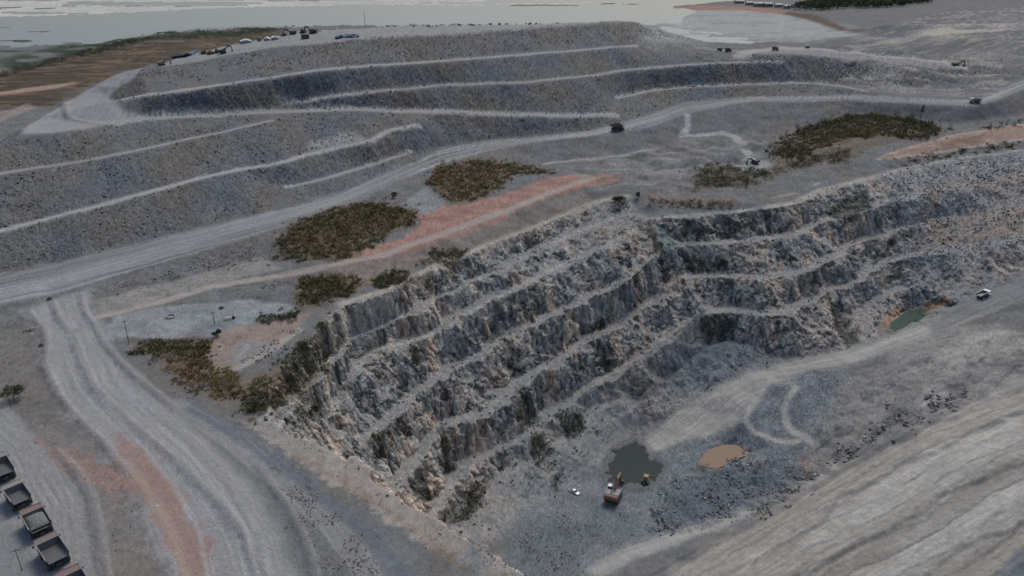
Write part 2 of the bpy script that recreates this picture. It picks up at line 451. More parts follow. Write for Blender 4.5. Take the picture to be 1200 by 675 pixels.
bk1 = blocks(4.6, 9.0, 3, .5); bk2 = blocks(2.1, 5.0, 5, 1.0); bk3 = blocks(1.1, 2.6, 7, .2)
disp = rock * (b1 * .3 + bk1 * .5 + bk2 * .34 + bk3 * .16 - crk * .8)
# loose ground: rubble relief and downslope rills
st = VX * math.cos(math.radians(35)) + VY * math.sin(math.radians(35))
dn = -VX * math.sin(math.radians(35)) + VY * math.cos(math.radians(35))
rill = fbm(st / 6.0 + 0.6 * perlin(VX / 20, VY / 20, 5), dn / 34.0, 3, 40)
loose = fbm(VX / 2.6, VY / 2.6, 3, 50, 0.7)
PAD_W = np.array([survey(x, y, z)[:2] for x, y, z in ((20,152,41),(45,137,41),(75,121,41),(100,106,44),(125,92,50),(150,82,56),(168,80,58),(160,88,56),(143,99,51),(130,113,44),(137,125,41.5),(170,134,40.5),(120,147,41),(67,157,41),(20,160,41))])
pad_v = sample(coarse_mask(PAD_W), VX, VY)
hs = heap_v * (1 - road_v) * (1 - pad_v)
hst0 = smooth(.996, .965, nrm[..., 2])
white = rng.normal(0, 1, VX.shape).astype(np.float32)
disp += hs * hst0 * (0.22 * rill + 0.30 * loose + .16 * np.clip(white, -1.5, 2.5)) + (1 - pit_v) * (1 - hs) * (0.10 * loose) + (1 - pit_v) * (1 - hs) * (1 - road_v) * (1 - pad_v) * smooth(230, 330, VY) * smooth(760, 640, VY) * (.55 * fbm(VX / 11, VY / 11, 3, 63))
disp += 0.3 * pit_v * (1 - steep) * loose
disp += (1 - road_v) * 0.5 * fbm(VX / 30, VY / 30, 3, 60) * (1 - 0.5 * pit_v)

rgh = coarse_mask(np.array([survey(x, y, z)[:2] for x, y, z in ((960,52,49),(1060,61,41),(1200,55,40),(1330,40,45),(1330,80,34),(1200,90,33),(1150,108,28),(1050,108,28),(960,90,34))]))
rgh_v = sample(rgh, VX, VY)
rg2 = sample(coarse_mask(np.array([sight(x, y)[:2] for x, y in ((660,196),(760,176),(800,164),(900,160),(890,205),(860,225),(790,226),(740,215),(700,222))])), VX, VY)
disp += rg2 * (1.5 * fbm(VX / 20, VY / 20, 3, 68) + .8 * (smooth(.0, .25, perlin(VX / 30, VY / 14, 69)) - .5))
disp += rgh_v * (2.2 * fbm(VX / 34, VY / 34, 4, 66) + .25 * white)
fl_v = sample(coarse_mask(np.array([sight(x, y)[:2] for x, y in ((755,625),(775,565),(840,538),(930,535),(968,552),(935,585),(865,612),(800,628))])), VX, VY)
disp += fl_v * (1.1 * fbm(VX / 9, VY / 9, 3, 74) + .35 * loose)
br_poly = ((985,445),(1060,422),(1140,398),(1200,392),(1320,345),(1320,400),(1200,445),(1100,490),(1040,515),(975,552),(945,556),(955,515))
br_v = sample(coarse_mask(np.array([sight(x, y)[:2] for x, y in br_poly])), VX, VY)
bu = VX * .80 + VY * .60; bw = -VX * .60 + VY * .80
bl_n = perlin(bu / 26, bw / 9, 91) + .4 * perlin(bu / 9, bw / 4, 92)
disp += br_v * (.75 * fbm(VX / 13, VY / 13, 4, 93, .6) + .9 * (smooth(-.05, .1, bl_n) - .5) + .5 * (smooth(.3, .42, bl_n) - .5))
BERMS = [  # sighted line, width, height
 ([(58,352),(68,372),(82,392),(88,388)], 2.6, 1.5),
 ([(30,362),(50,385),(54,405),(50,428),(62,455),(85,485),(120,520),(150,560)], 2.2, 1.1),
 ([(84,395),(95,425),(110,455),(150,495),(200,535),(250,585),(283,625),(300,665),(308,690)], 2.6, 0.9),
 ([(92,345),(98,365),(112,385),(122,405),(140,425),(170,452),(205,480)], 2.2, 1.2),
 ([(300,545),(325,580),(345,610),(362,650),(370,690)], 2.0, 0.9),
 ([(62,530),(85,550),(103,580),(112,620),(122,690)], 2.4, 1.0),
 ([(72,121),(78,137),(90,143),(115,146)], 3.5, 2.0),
 ([(130,395),(165,398),(200,400),(240,394),(270,392)], 3.0, 0.8),
 ([(300,492),(345,511),(384,523),(408,537),(440,562),(470,582),(500,598),(560,640),(598,674)], 3.2, 0.8),
 ([(400,47),(450,43.5),(533,40),(600,34),(683,28.5),(735,24.8)], 5.0, 2.4),
 ([(395,31),(450,31),(520,29.5),(600,28)], 5.0, 3.0),
 ([(97,335),(150,320),(200,306),(300,277),(400,247),(467,211),(567,179),(633,166),(713,158)], 3.0, 1.2),
]
p70 = 0.75 + 0.35 * perlin(VX / 3.0, VY / 3.0, 70)
for pts, w, h in BERMS:
    D, S, T = stroke(wpoints(pts), w * 1.6)
    tl = T[D < 1e8].max() if (D < 1e8).any() else 1
    disp += .75 * h * np.exp(-(D / (0.6 * w)) ** 2) * p70 * smooth(0, 14, T) * smooth(0, 14, tl - T)
# slope on the right is worked in long low terraces
T_W = [WL[n] for n in ('T1', 'T2', 'T3', 'T4', 'T5')]
tn = 3.0 * perlin(VX / 24, VY / 24, 80) + 1.2 * perlin(VX / 7, VY / 7, 85)
for i, P in enumerate(T_W):
    D, S, T = stroke(P, 26)
    s2 = S + tn
    ok = D < 25
    step = np.where(ok, (smooth(-1.2, 1.2, s2) - 0.5) * np.exp(-(D / 8.0) ** 2), 0)
    disp += step * 1.3
# thin layers exposed on that slope, each with a broken lip
D, S, T = stroke(WL['T3'], 95)
lk = S / 8.5 + .55 * perlin(VX / 60, VY / 60, 88) + .16 * perlin(VX / 9, VY / 9, 89) + .05 * perlin(VX / 2.5, VY / 2.5, 87)
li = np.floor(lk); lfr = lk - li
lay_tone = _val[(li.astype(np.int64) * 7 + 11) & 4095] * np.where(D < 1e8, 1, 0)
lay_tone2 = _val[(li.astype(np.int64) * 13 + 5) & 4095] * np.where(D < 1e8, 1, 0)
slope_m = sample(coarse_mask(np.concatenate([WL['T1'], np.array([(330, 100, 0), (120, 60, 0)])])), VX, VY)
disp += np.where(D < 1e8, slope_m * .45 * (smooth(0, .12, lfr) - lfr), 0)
VX = VX + nd[..., 0] * disp; VY = VY + nd[..., 1] * disp; VZ = VZ + nd[..., 2] * disp
nrm = grid_normals(VX, VY, VZ)

LAKE_Z = -1.2
# ------------------------------------------------------------------ colour of the ground (reflectance), from what it is made of
C = np.zeros(VX.shape + (3,), np.float32)
def rgb(r, g, b):
    return np.array([r, g, b], np.float32)
def span(mask):
    r = np.flatnonzero(mask.any(axis=1))
    if not len(r):
        return None
    c = np.flatnonzero(mask[r[0]:r[-1] + 1].any(axis=0))
    return slice(r[0], r[-1] + 1), slice(c[0], c[-1] + 1)

def mix(mask, col):
    w = span(mask)
    if w is None:
        return
    m = np.clip(mask[w], 0, 1)[..., None].astype(np.float32)
    col = np.asarray(col, np.float32)
    if col.ndim == 3:
        col = col[w]
    C[w] = C[w] * (1 - m) + col * m

def mixf(mask, base, fn):
    """mix a colour whose brightness is fn(window)"""
    w = span(mask)
    if w is None:
        return
    m = np.clip(mask[w], 0, 1)[..., None].astype(np.float32)
    C[w] = C[w] * (1 - m) + np.asarray(base, np.float32) * fn(w)[..., None] * m

n_big = fbm(VX / 45, VY / 45, 4, 100)
n_mid = fbm(VX / 12, VY / 12, 4, 110)
n_mid2 = fbm(VX / 12 + 77, VY / 12, 2, 115)
n_sm = fbm(VX / 3.0, VY / 3.0, 3, 120, 0.7)
lod = smooth(620, 180, dist)
n_sm *= .35 + .65 * smooth(1100, 350, dist)
n_fine = fbm(VX / 0.9, VY / 0.9, 2, 130, 0.7) * lod
steep = smooth(0.95, 0.68, nrm[..., 2])

GREY = rgb(.128, .131, .136); PALE = rgb(.245, .245, .25); BROWN = rgb(.138, .124, .112); BLUE = rgb(.095, .108, .128)
CREAM = rgb(.30, .275, .245); PINK = rgb(.25, .155, .132); RUST = rgb(.20, .115, .075); DARK = rgb(.022, .025, .025)
MUD = rgb(.085, .065, .048); GREEN = rgb(.035, .042, .022); TAN = rgb(.25, .235, .215)

C[:] = GREY
mix(smooth(-.1, .7, n_big) * 0.6, BROWN)
hst = smooth(.994, .962, nrm[..., 2])
# heap faces: grey-blue and brownish bands of tipped rock
band = fbm(st / 40, dn / 90 + VZ / 30, 3, 140)
mix(hs * hst * .9, GREY * .92)
mix(hs * hst * smooth(0.0, 0.6, band) * 0.8, BROWN * 0.92)
mix(hs * hst * smooth(0.05, 0.6, -band) * 0.8, BLUE * 1.02)
# pit walls: jointed rock, darker on the steep faces; scree and paler ledges
pw = pit_v
nz = nrm[..., 2]
face = smooth(.93, .70, nz); ledge = smooth(.94, .985, nz)
n30 = fbm(VX / 30, VY / 30, 3, 151)
mix(pw * .9, rgb(.2, .204, .21))
mix(pw * smooth(-.1, .6, n_mid + .5 * n_big) * .6, rgb(.225, .208, .195))
mix(pw * smooth(-.15, .45, n30 - .3 * n_mid) * .7, rgb(.15, .172, .192))
mix(pw * face * .62 * (.55 + .45 * smooth(-.4, .4, -n_mid - .4 * n_big)), rgb(.135, .143, .15))
mix(pw * face * smooth(.0, .5, n_mid) * .5, rgb(.225, .19, .16))
mix(pw * face * smooth(.1, .55, fbm(VX / 7, VY / 7, 3, 172)) * .6, rgb(.24, .24, .235))
mix(pw * ledge * .7, rgb(.225, .218, .214))
mix(scree_v * .6, rgb(.175, .187, .198))
blotch = fbm(VX / 4.2, VY / 4.2, 3, 160) + 0.9 * fbm(VX / 24, VY / 24, 2, 165)
mix(pw * smooth(.95, .75, nz) * (1 - .6 * scree_v) * smooth(.3, .6, blotch) * .75, DARK * 1.6)  # dark blotches painted in for contrast under the flat light
mix(pw * crk * smooth(.97, .8, nz) * .6, DARK * 1.5)  # shade of the recessed cracks painted into the colour
C *= (1 + pw * (.27 * bk1 + .27 * bk2 + .22 * bk3) * smooth(.985, .85, nz) * (1 - .7 * scree_v))[..., None]  # shading painted by relief: set-back blocks darker, proud ones lighter

def soft_poly(pts, edge=2.0, rough=1.0, world=False):
    P = np.asarray(pts) if world else poly_w(pts)
    w = edge + rough * 3
    x0, x1, y0, y1 = P[:, 0].min() - w, P[:, 0].max() + w, P[:, 1].min() - w, P[:, 1].max() + w
    m = np.zeros(VX.shape, np.float32)
    idx = window(x0, x1, y0, y1)
    if idx is None:
        return m
    x = VX[idx] + rough * 1.6 * n_mid[idx] + rough * .8 * n_sm[idx]
    y = VY[idx] + rough * 1.6 * n_mid2[idx] + rough * .8 * n_sm[idx]
    ins = in_poly(P, x, y)
    D = np.full(x.shape, 1e9)
    for p, q in zip(P, np.roll(P, -1, 0)):
        e = q - p; L2 = max(e @ e, 1e-9)
        t = np.clip(((x - p[0]) * e[0] + (y - p[1]) * e[1]) / L2, 0, 1)
        D = np.minimum(D, np.hypot(x - p[0] - t * e[0], y - p[1] - t * e[1]))
    sd = np.where(ins, D, -D)
    m[idx] = smooth(-edge, edge, sd)
    return m

def paint_line(pts, w, col, a=1.0, edge=0.35, streak=0.0, world=False, wob=0.12, broken=False):
    P = np.asarray(pts) if world else wpoints(pts)
    D, S, T = stroke(P, w * 1.5 + 3)
    Dn = D * (1 + wob * n_mid) + wob * w * n_sm * .5
    m = 1 - smooth(w * .5 * (1 - edge), w * .5 * (1 + edge), Dn)
    m = np.where(D < 1e8, m, 0) * a
    if broken:
        m = m * (.25 + .75 * smooth(-.35, .3, n_mid + .5 * n_sm))
    if streak:
        mixf(m, col, lambda w_: np.clip(1 + streak * fbm(S[w_] / 1.4, T[w_] / 60.0, 2, 200), .5, 1.6))
    else:
        mix(m, col)
    return m

road_mask = np.zeros(VX.shape, np.float32)
def road(m):
    global road_mask
    road_mask = np.maximum(road_mask, m)

def streak_poly(m, line, col, amt=.22, scale=1.6, long=70.0, seed=210, world=False):
    P = np.asarray(line) if world else wpoints(line, 8.0)
    D, S, T = stroke(P, 70)
    def fn(w_):
        s_ = fbm(S[w_] / (scale * .75) + .5 * perlin(VX[w_] / 14, VY[w_] / 14, 9), T[w_] / long, 2, seed, .65)
        s_ = s_ + lod[w_] * .22 * fbm(S[w_] / scale * 3.3, T[w_] / long * 2, 2, seed + 5)
        return np.clip(1 + amt * .95 * s_ * (.5 + .5 * smooth(-.5, .6, n_mid[w_] + .5 * n_big[w_])), .5, 1.6)
    mixf(m, col, fn)

# far ground: marsh, beach
mar = soft_poly([(-300,150),(0,128),(60,125),(90,108),(150,82),(200,72),(300,50),(330,40),(330,33),(190,41),(110,56),(60,70),(0,86),(-300,140)], 14, 4)
mix(mar, MUD * .85)
mix(mar * smooth(-.1, .4, fbm(VX / 90, VY / 16, 4, 300)) * .85, rgb(.145, .1, .075))
mix(mar * smooth(.0, .35, fbm(VX / 70, VY / 13, 4, 305)) * .85, rgb(.036, .034, .022))
mix(soft_poly([(-200,128),(0,108),(40,102),(95,96),(70,103),(30,108),(0,112),(-200,135)], 5, 1.5), rgb(.27, .19, .16))
mix(soft_poly([(-200,140),(0,133),(30,122),(45,126),(0,142),(-200,160)], 4, 1.5) * .8, rgb(.24, .2, .18))
mix(soft_poly([(0,70),(60,55),(120,48),(200,36),(300,32),(330,36),(260,44),(190,46),(110,59),(60,72),(0,88)], 18, 6) * smooth(-.5, .2, fbm(VX / 60, VY / 40, 4, 310)), rgb(.03, .045, .03))
beach = soft_poly([(760,52),(800,50),(880,47),(960,48),(1010,40),(990,30),(930,16),(880,10),(800,12),(770,20)], 25, 5)
mix(beach, rgb(.27, .28, .275))
mix(beach * smooth(.0, .5, fbm(VX / 120, VY / 30, 3, 341)) * .7, rgb(.19, .2, .2))
mix(soft_poly([(780,8),(830,6),(880,8),(935,14),(1010,34),(985,31),(925,18),(870,12),(790,12)], 10, 3), rgb(.25, .15, .12))
mix(soft_poly([(925,14),(960,18),(1015,36),(1000,38),(950,24),(915,16)], 10, 2), rgb(.085, .068, .055))
mix(soft_poly([(1000,60),(1080,36),(1180,26),(1190,34),(1100,42),(1030,46)], 16, 6) * .8, rgb(.3, .29, .265))
mix(soft_poly([(1080,40),(1110,28),(1190,27),(1180,36),(1110,44)], 10, 5) * .8, rgb(.34, .31, .265))

# pale raised flats standing in for bright reflections on the lake, and dark reed islands
fx_, fy_ = VX / 520, VY / 95
flt = soft_poly([(-80,24),(0,25),(120,20),(260,13),(420,9.5),(560,10),(690,9),(780,5),(700,1.5),(500,-3),(-80,-3)], 30, 12)
nf = fbm(fx_, fy_, 3, 320) + .12 * fbm(VX / 120, VY / 30, 3, 325) + .12
up = flt * smooth(-.12, .0, nf)
VZ[:] = VZ * (1 - up) + (LAKE_Z + .12 + .12 * nf) * up
mix(up, rgb(.43, .42, .385))
mix(up * smooth(.25, .5, nf) * .5, rgb(.33, .33, .32))
for cx_, cy_, hw in ((153,9.5,19),(13,11.5,10),(83,10,7),(215,10,5),(52,12.5,6),(18,48.5,12),(45,38.5,8),(3,34,6),(640,9,35),(725,6.5,18),(345,3,26),(270,0.8,18),(5,60,14)):
    a_ = sight(cx_ - hw, cy_); b_ = sight(cx_ + hw, cy_)
    D_, S_, T_ = stroke([a_[:2], ((a_[0] + b_[0]) / 2, (a_[1] + b_[1]) / 2 + 4), b_[:2]], 22)
    m_ = np.where(D_ < 1e8, 1 - smooth(5, 13, D_ * (1 + .4 * n_mid)), 0)
    VZ[:] = VZ * (1 - m_) + (LAKE_Z + .4) * m_
    mix(m_, rgb(.05, .055, .04))

fr = soft_poly([(960,60),(1010,42),(1080,20),(1200,8),(1330,5),(1330,110),(1200,112),(1100,112),(1040,108),(960,90)], 12, 6)
mix(fr * smooth(.0, .5, fbm(VX / 70, VY / 26, 4, 330)) * .7, rgb(.225, .22, .212))
mix(fr * smooth(.0, .5, fbm(VX / 80 + 9, VY / 30, 4, 335)) * .75, rgb(.085, .095, .108))
mix(fr * smooth(.25, .5, fbm(VX / 26, VY / 12, 3, 338)) * .6, rgb(.29, .275, .25))
# heap berms and roads
for nm, w in (('D3', 5.5), ('A', 3.5), ('B', 5), ('B2', 3.5), ('G', 3.5), ('E', 4.5), ('D2', 5)):
    paint_line(WL[nm], w, PALE * (1.2 if nm in ('D3', 'B') else 1.05), .9, .5, .12, True, .3)
road(paint_line(WL['D1'], 9, PALE * .98, 1, .3, .15, True))
pad = soft_poly([(27,150),(48,136),(78,120),(102,105),(126,92),(150,83),(168,80),(158,90),(142,100),(128,114),(140,126),(165,133),(200,134),(200,139),(120,147),(100,151),(67,155),(27,157)], 2.5, .8)
streak_poly(pad, [(27,152),(80,140),(120,105),(165,82)], PALE * 1.0, .2)
road(pad)
top = soft_poly([(185,78),(233,72),(267,64),(317,56),(400,48.5),(450,45),(533,41.5),(600,36),(683,30),(740,25.5),(600,28),(450,31),(383,35.5),(333,41),(280,50.5),(235,60)], 3, 1)
streak_poly(top, [(185,76),(280,57),(400,42),(600,30)], rgb(.22, .222, .225), .15)
mix(soft_poly([(360,170),(400,155),(420,158),(430,163),(405,172),(370,180)], 3, 1.2) * .8, PALE)
rp = soft_poly([(815,53),(850,58),(880,60),(940,58),(1000,64),(1060,70),(1120,77),(1128,82),(1060,76),(1000,69),(960,65),(900,63),(850,61),(812,56)], 3, 1)
mix(rp * .7, PALE * .95)
road(paint_line([(868,66),(885,59),(945,57),(1000,62.5),(1060,68),(1100,74),(1126,80)], 14, rgb(.3, .29, .275), .9, .4, .1))

# main haul road
n_ = 160
def by_frac(P, n):
    s = np.concatenate([[0], np.cumsum(np.linalg.norm(np.diff(P[:, :2], axis=0), axis=1))])
    t = np.linspace(0, s[-1], n)
    return np.stack([np.interp(t, s, P[:, k]) for k in range(3)], 1)
HC = 0.5 * (by_frac(WL['H_u'], n_) + by_frac(WL['H_l'], n_))
hm_ = soft_poly(rd_poly[:, :2], 2.0, .6, True)
streak_poly(hm_, HC, rgb(.188, .192, .2), .75, 3.0, 120, 211, True)
road(hm_)
paint_line(HC, 3.0, rgb(.30, .3, .305), .45, .8, 0, True)

# junction and the near road
nr = soft_poly([(104,338),(75,347),(28,362),(46,395),(50,430),(75,478),(110,515),(150,575),(182,640),(200,700),(352,700),(336,645),(310,592),(282,552),(240,510),(200,475),(165,445),(132,414),(122,388),(110,362)], 3.0, 1.0)
streak_poly(nr, [(75,340),(95,400),(120,455),(190,520),(240,580),(275,640),(290,700)], PALE * .96, .22, 1.5, 60, 212)
road(nr)
tr = soft_poly([(-60,455),(0,462),(30,500),(68,532),(98,575),(112,625),(124,700),(-60,700)], 1.5, .6)
streak_poly(tr, [(-40,470),(20,520),(60,590),(80,700)], PALE * .88, .2, 1.4, 50, 213)
road(tr)
mix(soft_poly([(-30,600),(10,600),(40,650),(60,700),(-30,700)], 2, 1) * .5, rgb(.15, .155, .165))
mix(soft_poly([(130,505),(168,522),(192,552),(215,590),(243,632),(262,690),(225,690),(195,645),(178,605),(150,580),(105,565),(55,535),(70,520),(115,540),(140,545)], 1.6, 1.4) * .75, PINK * .95)
paint_line([(40,515),(75,535),(110,560),(140,585)], 2.2, PINK, .6, .9)
paint_line([(150,540),(175,575),(200,620),(225,690)], 2.0, rgb(.3, .24, .2), .6, .9)
mix(soft_poly([(55,495),(110,520),(125,560),(150,590),(180,650),(190,700),(128,700),(115,630),(100,575),(70,530),(40,505)], 1.5, 1) * .45, rgb(.19, .165, .15))
rim_rd = paint_line([(205,474),(250,500),(300,538),(345,575),(385,610),(420,650),(445,700)], 7.5, PALE * .78, .85, .25, .15)
road(rim_rd)
paint_line([(225,478),(270,505),(330,545),(380,585),(430,625),(480,680)], 4.5, BLUE * 1.1, .75, .5)
mix(soft_poly([(300,492),(345,512),(384,524),(408,538),(440,563),(500,599),(560,641),(600,677),(560,677),(500,640),(440,600),(380,560),(330,525),(280,490)], 1.5, 1.3) * .7, rgb(.28, .25, .225))
paint_line([(350,535),(420,575),(500,630),(540,665)], 2.0, rgb(.2, .14, .11), .5, .9, wob=.5)
mix(soft_poly([(0,385),(35,375),(48,400),(46,430),(60,465),(30,470),(0,460),(-40,420)], 2, 1) * .6, rgb(.15, .135, .128))

# darker windrows, their shading painted in, with a pale rim on one side
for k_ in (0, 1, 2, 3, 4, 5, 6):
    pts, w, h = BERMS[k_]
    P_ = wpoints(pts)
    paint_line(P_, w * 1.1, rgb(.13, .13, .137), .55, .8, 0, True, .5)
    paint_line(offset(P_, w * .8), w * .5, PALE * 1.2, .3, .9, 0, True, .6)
paint_line([(120,470),(165,520),(205,570),(232,620),(248,690)], 1.2, PALE * 1.3, .45, .8, wob=.5)
paint_line([(160,470),(220,520),(265,570),(300,630),(315,690)], 1.4, rgb(.15, .152, .16), .5, .8, wob=.5)
paint_line([(140,455),(200,510),(255,565),(290,625),(305,690)], 1.2, PALE * 1.25, .45, .8, wob=.5)
# strip between haul road and pit
mix(soft_poly([(112,352),(167,338),(233,322),(300,300),(320,308),(330,315),(250,333),(160,358),(118,370)], 1.5, .6) * .9, rgb(.21, .2, .19))
padm = soft_poly([(118,385),(140,368),(200,358),(300,352),(345,358),(350,365),(310,372),(265,392),(200,400),(150,398),(125,402)], 1.5, .8)
mix(padm, rgb(.2, .212, .225))
mix(padm * soft_poly([(220,395),(230,378),(262,374),(290,380),(260,392)], 1, .6) * .5, rgb(.12, .14, .15))
mix(soft_poly([(395,306),(430,292),(470,280),(495,262),(480,245),(500,236),(545,240),(600,225),(640,207),(690,203),(722,203),(724,212),(690,218),(655,228),(605,250),(545,275),(480,297),(430,308)], 1.6, 1.2), PINK)
mix(soft_poly([(470,240),(500,218),(520,235),(515,245),(495,252)], 2, .6), rgb(.19, .195, .2))
mix(soft_poly([(385,310),(480,297),(560,266),(620,245),(680,222),(700,232),(640,260),(560,290),(470,325),(400,350),(370,345)], 2, 1.4) * .6, rgb(.2, .165, .145))
trk = paint_line(WL['track'], 5.5, rgb(.275, .245, .225), .95, .4, .12, True)
road(trk)
paint_line([(705,207),(725,206)], 6, PINK, .8)
mix(soft_poly([(757,226),(800,230),(862,233),(866,242),(800,240),(760,238)], 1.5, 1) * .7, rgb(.17, .125, .105))
mix(soft_poly([(1040,181),(1100,163),(1150,153),(1200,145),(1330,125),(1330,150),(1200,163),(1120,172),(1050,188)], 2, 1.2) * .9, rgb(.25, .178, .15))
mix(soft_poly([(1090,180),(1110,166),(1160,156),(1150,166),(1100,176)], 2, 2) * .6, rgb(.15, .095, .078))
paint_line([(1030,186),(1075,170),(1120,158),(1200,146)], 3.0, rgb(.32, .26, .22), .8, .6)
paint_line([(1040,186),(1100,178),(1200,163)], 3.0, rgb(.32, .26, .22), .8, .6)
paint_line([(806,135),(806,150),(798,160),(825,158),(850,156)], 4.5, PALE * 1.15, .95, .3)
road(paint_line([(848,156),(862,160),(874,176),(884,188),(892,194)], 7, PALE * 1.12, .95, .3))
mix(soft_poly([(862,192),(880,184),(900,188),(906,196),(880,201),(865,199)], 1.5, .6) * .9, PALE * 1.1)
mix(soft_poly([(690,190),(760,182),(840,190),(850,205),(780,215),(720,205)], 3, 1.5) * .5, rgb(.19, .19, .195))
for nm in ('L0',):
    paint_line(WL[nm], 4, CREAM * 1.05, .8, .7, 0, True, .4)
for nm in ('L1', 'L2', 'R0'):
    paint_line(WL[nm], 3.6, rgb(.29, .285, .28), .7, .7, 0, True, .5, True)
for nm in ('L3', 'L4', 'L5', 'L6', 'R1', 'R2', 'R3'):
    paint_line(WL[nm], 3.4, rgb(.25, .24, .235), .4, .8, 0, True, .6, True)
paint_line([(905,241),(930,238),(950,229),(976,220),(1036,204),(1060,197)], 5, CREAM, .6, .7)
# right part of the far wall: blue scree with tan bands
bl = soft_poly([(1040,205),(1100,192),(1200,180),(1330,165),(1330,270),(1200,300),(1100,325),(1060,320),(1045,280),(1030,250)], 6, 4)
mix(bl * .75, rgb(.17, .178, .19))
for pts in ([(1090,222),(1140,216),(1200,208)], [(1100,262),(1150,255),(1200,246)], [(1080,285),(1140,278),(1200,268)], [(1090,225),(1085,250),(1100,275)]):
    paint_line(pts, 9, rgb(.215, .18, .155), .65, .9, wob=.6)
mix(soft_poly([(1072,362),(1085,352),(1115,350),(1108,358),(1090,362)], 1.2, 1) * .95, rgb(.28, .16, .09))
paint_line([(1035,385),(1045,372),(1055,365)], 3, rgb(.24, .15, .1), .8, .8)

# pit floor
fl = soft_poly([(540,675),(600,618),(650,584),(700,546),(767,500),(830,458),(900,424),(1000,440),(960,520),(960,560),(850,615),(760,650),(640,700),(540,700)], 5, 2)
mix(fl, rgb(.132, .147, .163))
mix(fl * smooth(0, .6, n_mid) * .5, rgb(.175, .185, .195))
fan = soft_poly([(745,520),(790,486),(850,448),(890,432),(940,422),(1000,410),(1060,388),(1100,372),(1150,350),(1200,326),(1200,346),(1150,370),(1100,390),(1050,408),(1000,425),(945,436),(905,450),(880,475),(860,500),(810,515),(770,528)], 3, 1)
streak_poly(fan, [(745,525),(800,492),(870,440),(940,426),(1000,417),(1050,398),(1100,380),(1150,360),(1200,337)], rgb(.30, .29, .275), .25, 1.8, 60, 214)
road(fan)
pr2 = soft_poly([(1085,380),(1120,362),(1200,322),(1330,262),(1330,310),(1200,352),(1130,376),(1095,392)], 3, 1)
streak_poly(pr2, [(1085,386),(1130,366),(1200,337),(1330,285)], rgb(.165, .168, .175), .4, 1.6, 70, 215)
road(pr2)
for pts, w in (([(905,442),(884,470),(873,490),(880,503),(900,513),(935,518)], 2.8), ([(932,455),(919,478),(922,498),(940,512),(960,524),(972,540),(978,552)], 3.2), ([(700,668),(740,648),(800,628),(850,612),(900,585),(960,562)], 7)):
    road(paint_line(pts, w, rgb(.32, .31, .295), .8, .7, .15, wob=.4))
mix(soft_poly([(780,590),(800,562),(850,545),(920,545),(960,550),(930,580),(860,608),(800,618),(775,612)], 4, 2.5) * .7, rgb(.085, .098, .118))
mix(soft_poly([(560,660),(620,620),(700,610),(760,600),(740,625),(680,650),(640,690),(560,690)], 5, 4) * smooth(-.2, .5, n_mid + n_sm * .6) * .7, rgb(.05, .06, .075))
mix(soft_poly([(800,425),(835,402),(865,398),(895,408),(890,425),(850,440),(810,460),(775,470)], 3, 1.5) * .8, rgb(.13, .152, .172))
mix(soft_poly([(935,535),(960,528),(972,548),(950,558),(935,555)], 2, 1) * .6, rgb(.17, .12, .105))

# worked slope, bottom right
sl = soft_poly([(760,690),(830,640),(900,605),(975,558),(1060,515),(1140,470),(1200,440),(1330,390),(1330,760),(760,760)], 4, 2)
line5 = [(800,690),(900,625),(1000,572),(1100,510),(1200,462)]
streak_poly(sl, line5, rgb(.27, .255, .235), .3, 3.2, 60, 216)
pal2 = soft_poly([(930,640),(1000,585),(1070,540),(1150,505),(1200,480),(1200,530),(1110,575),(1060,605),(1000,635),(940,660)], 3, 2)
streak_poly(pal2, line5, rgb(.315, .305, .285), .2, 1.3, 40, 217)
pal3 = soft_poly([(1010,690),(1060,630),(1130,585),(1200,552),(1200,612),(1110,655),(1060,690)], 3, 2)
streak_poly(pal3, line5, rgb(.30, .29, .275), .18, 1.5, 40, 218)
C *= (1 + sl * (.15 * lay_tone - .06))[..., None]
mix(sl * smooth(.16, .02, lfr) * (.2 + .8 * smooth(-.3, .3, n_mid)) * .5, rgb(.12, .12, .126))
mix(sl * smooth(.5, .9, lay_tone2) * .5, rgb(.29, .262, .235))
mix(soft_poly([(1150,690),(1200,640),(1240,640),(1240,700)], 2, 1) * .8, BLUE * 1.2)
mix(soft_poly([(1000,440),(1060,425),(1100,440),(1090,490),(1040,510),(980,540),(960,510),(985,470)], 4, 2.5) * .6, rgb(.165, .162, .165))
mix(soft_poly([(1040,405),(1110,385),(1170,375),(1200,395),(1150,430),(1085,440),(1050,425)], 4, 2) * .6, rgb(.235, .23, .225))
mix(soft_poly([(1040,480),(1075,462),(1095,475),(1060,500),(1030,508)], 2, 2) * .7, rgb(.07, .075, .085))
for pts in ([(985,580),(1000,566),(1015,553),(1072,533)], [(920,640),(965,612),(985,580)], [(1000,655),(1080,605),(1110,575),(1200,520)], [(1090,690),(1150,650),(1200,622)], [(845,650),(880,628),(930,600)]):
    paint_line(pts, 2.0, rgb(.155, .152, .155), .65, .8, wob=.6, broken=True)

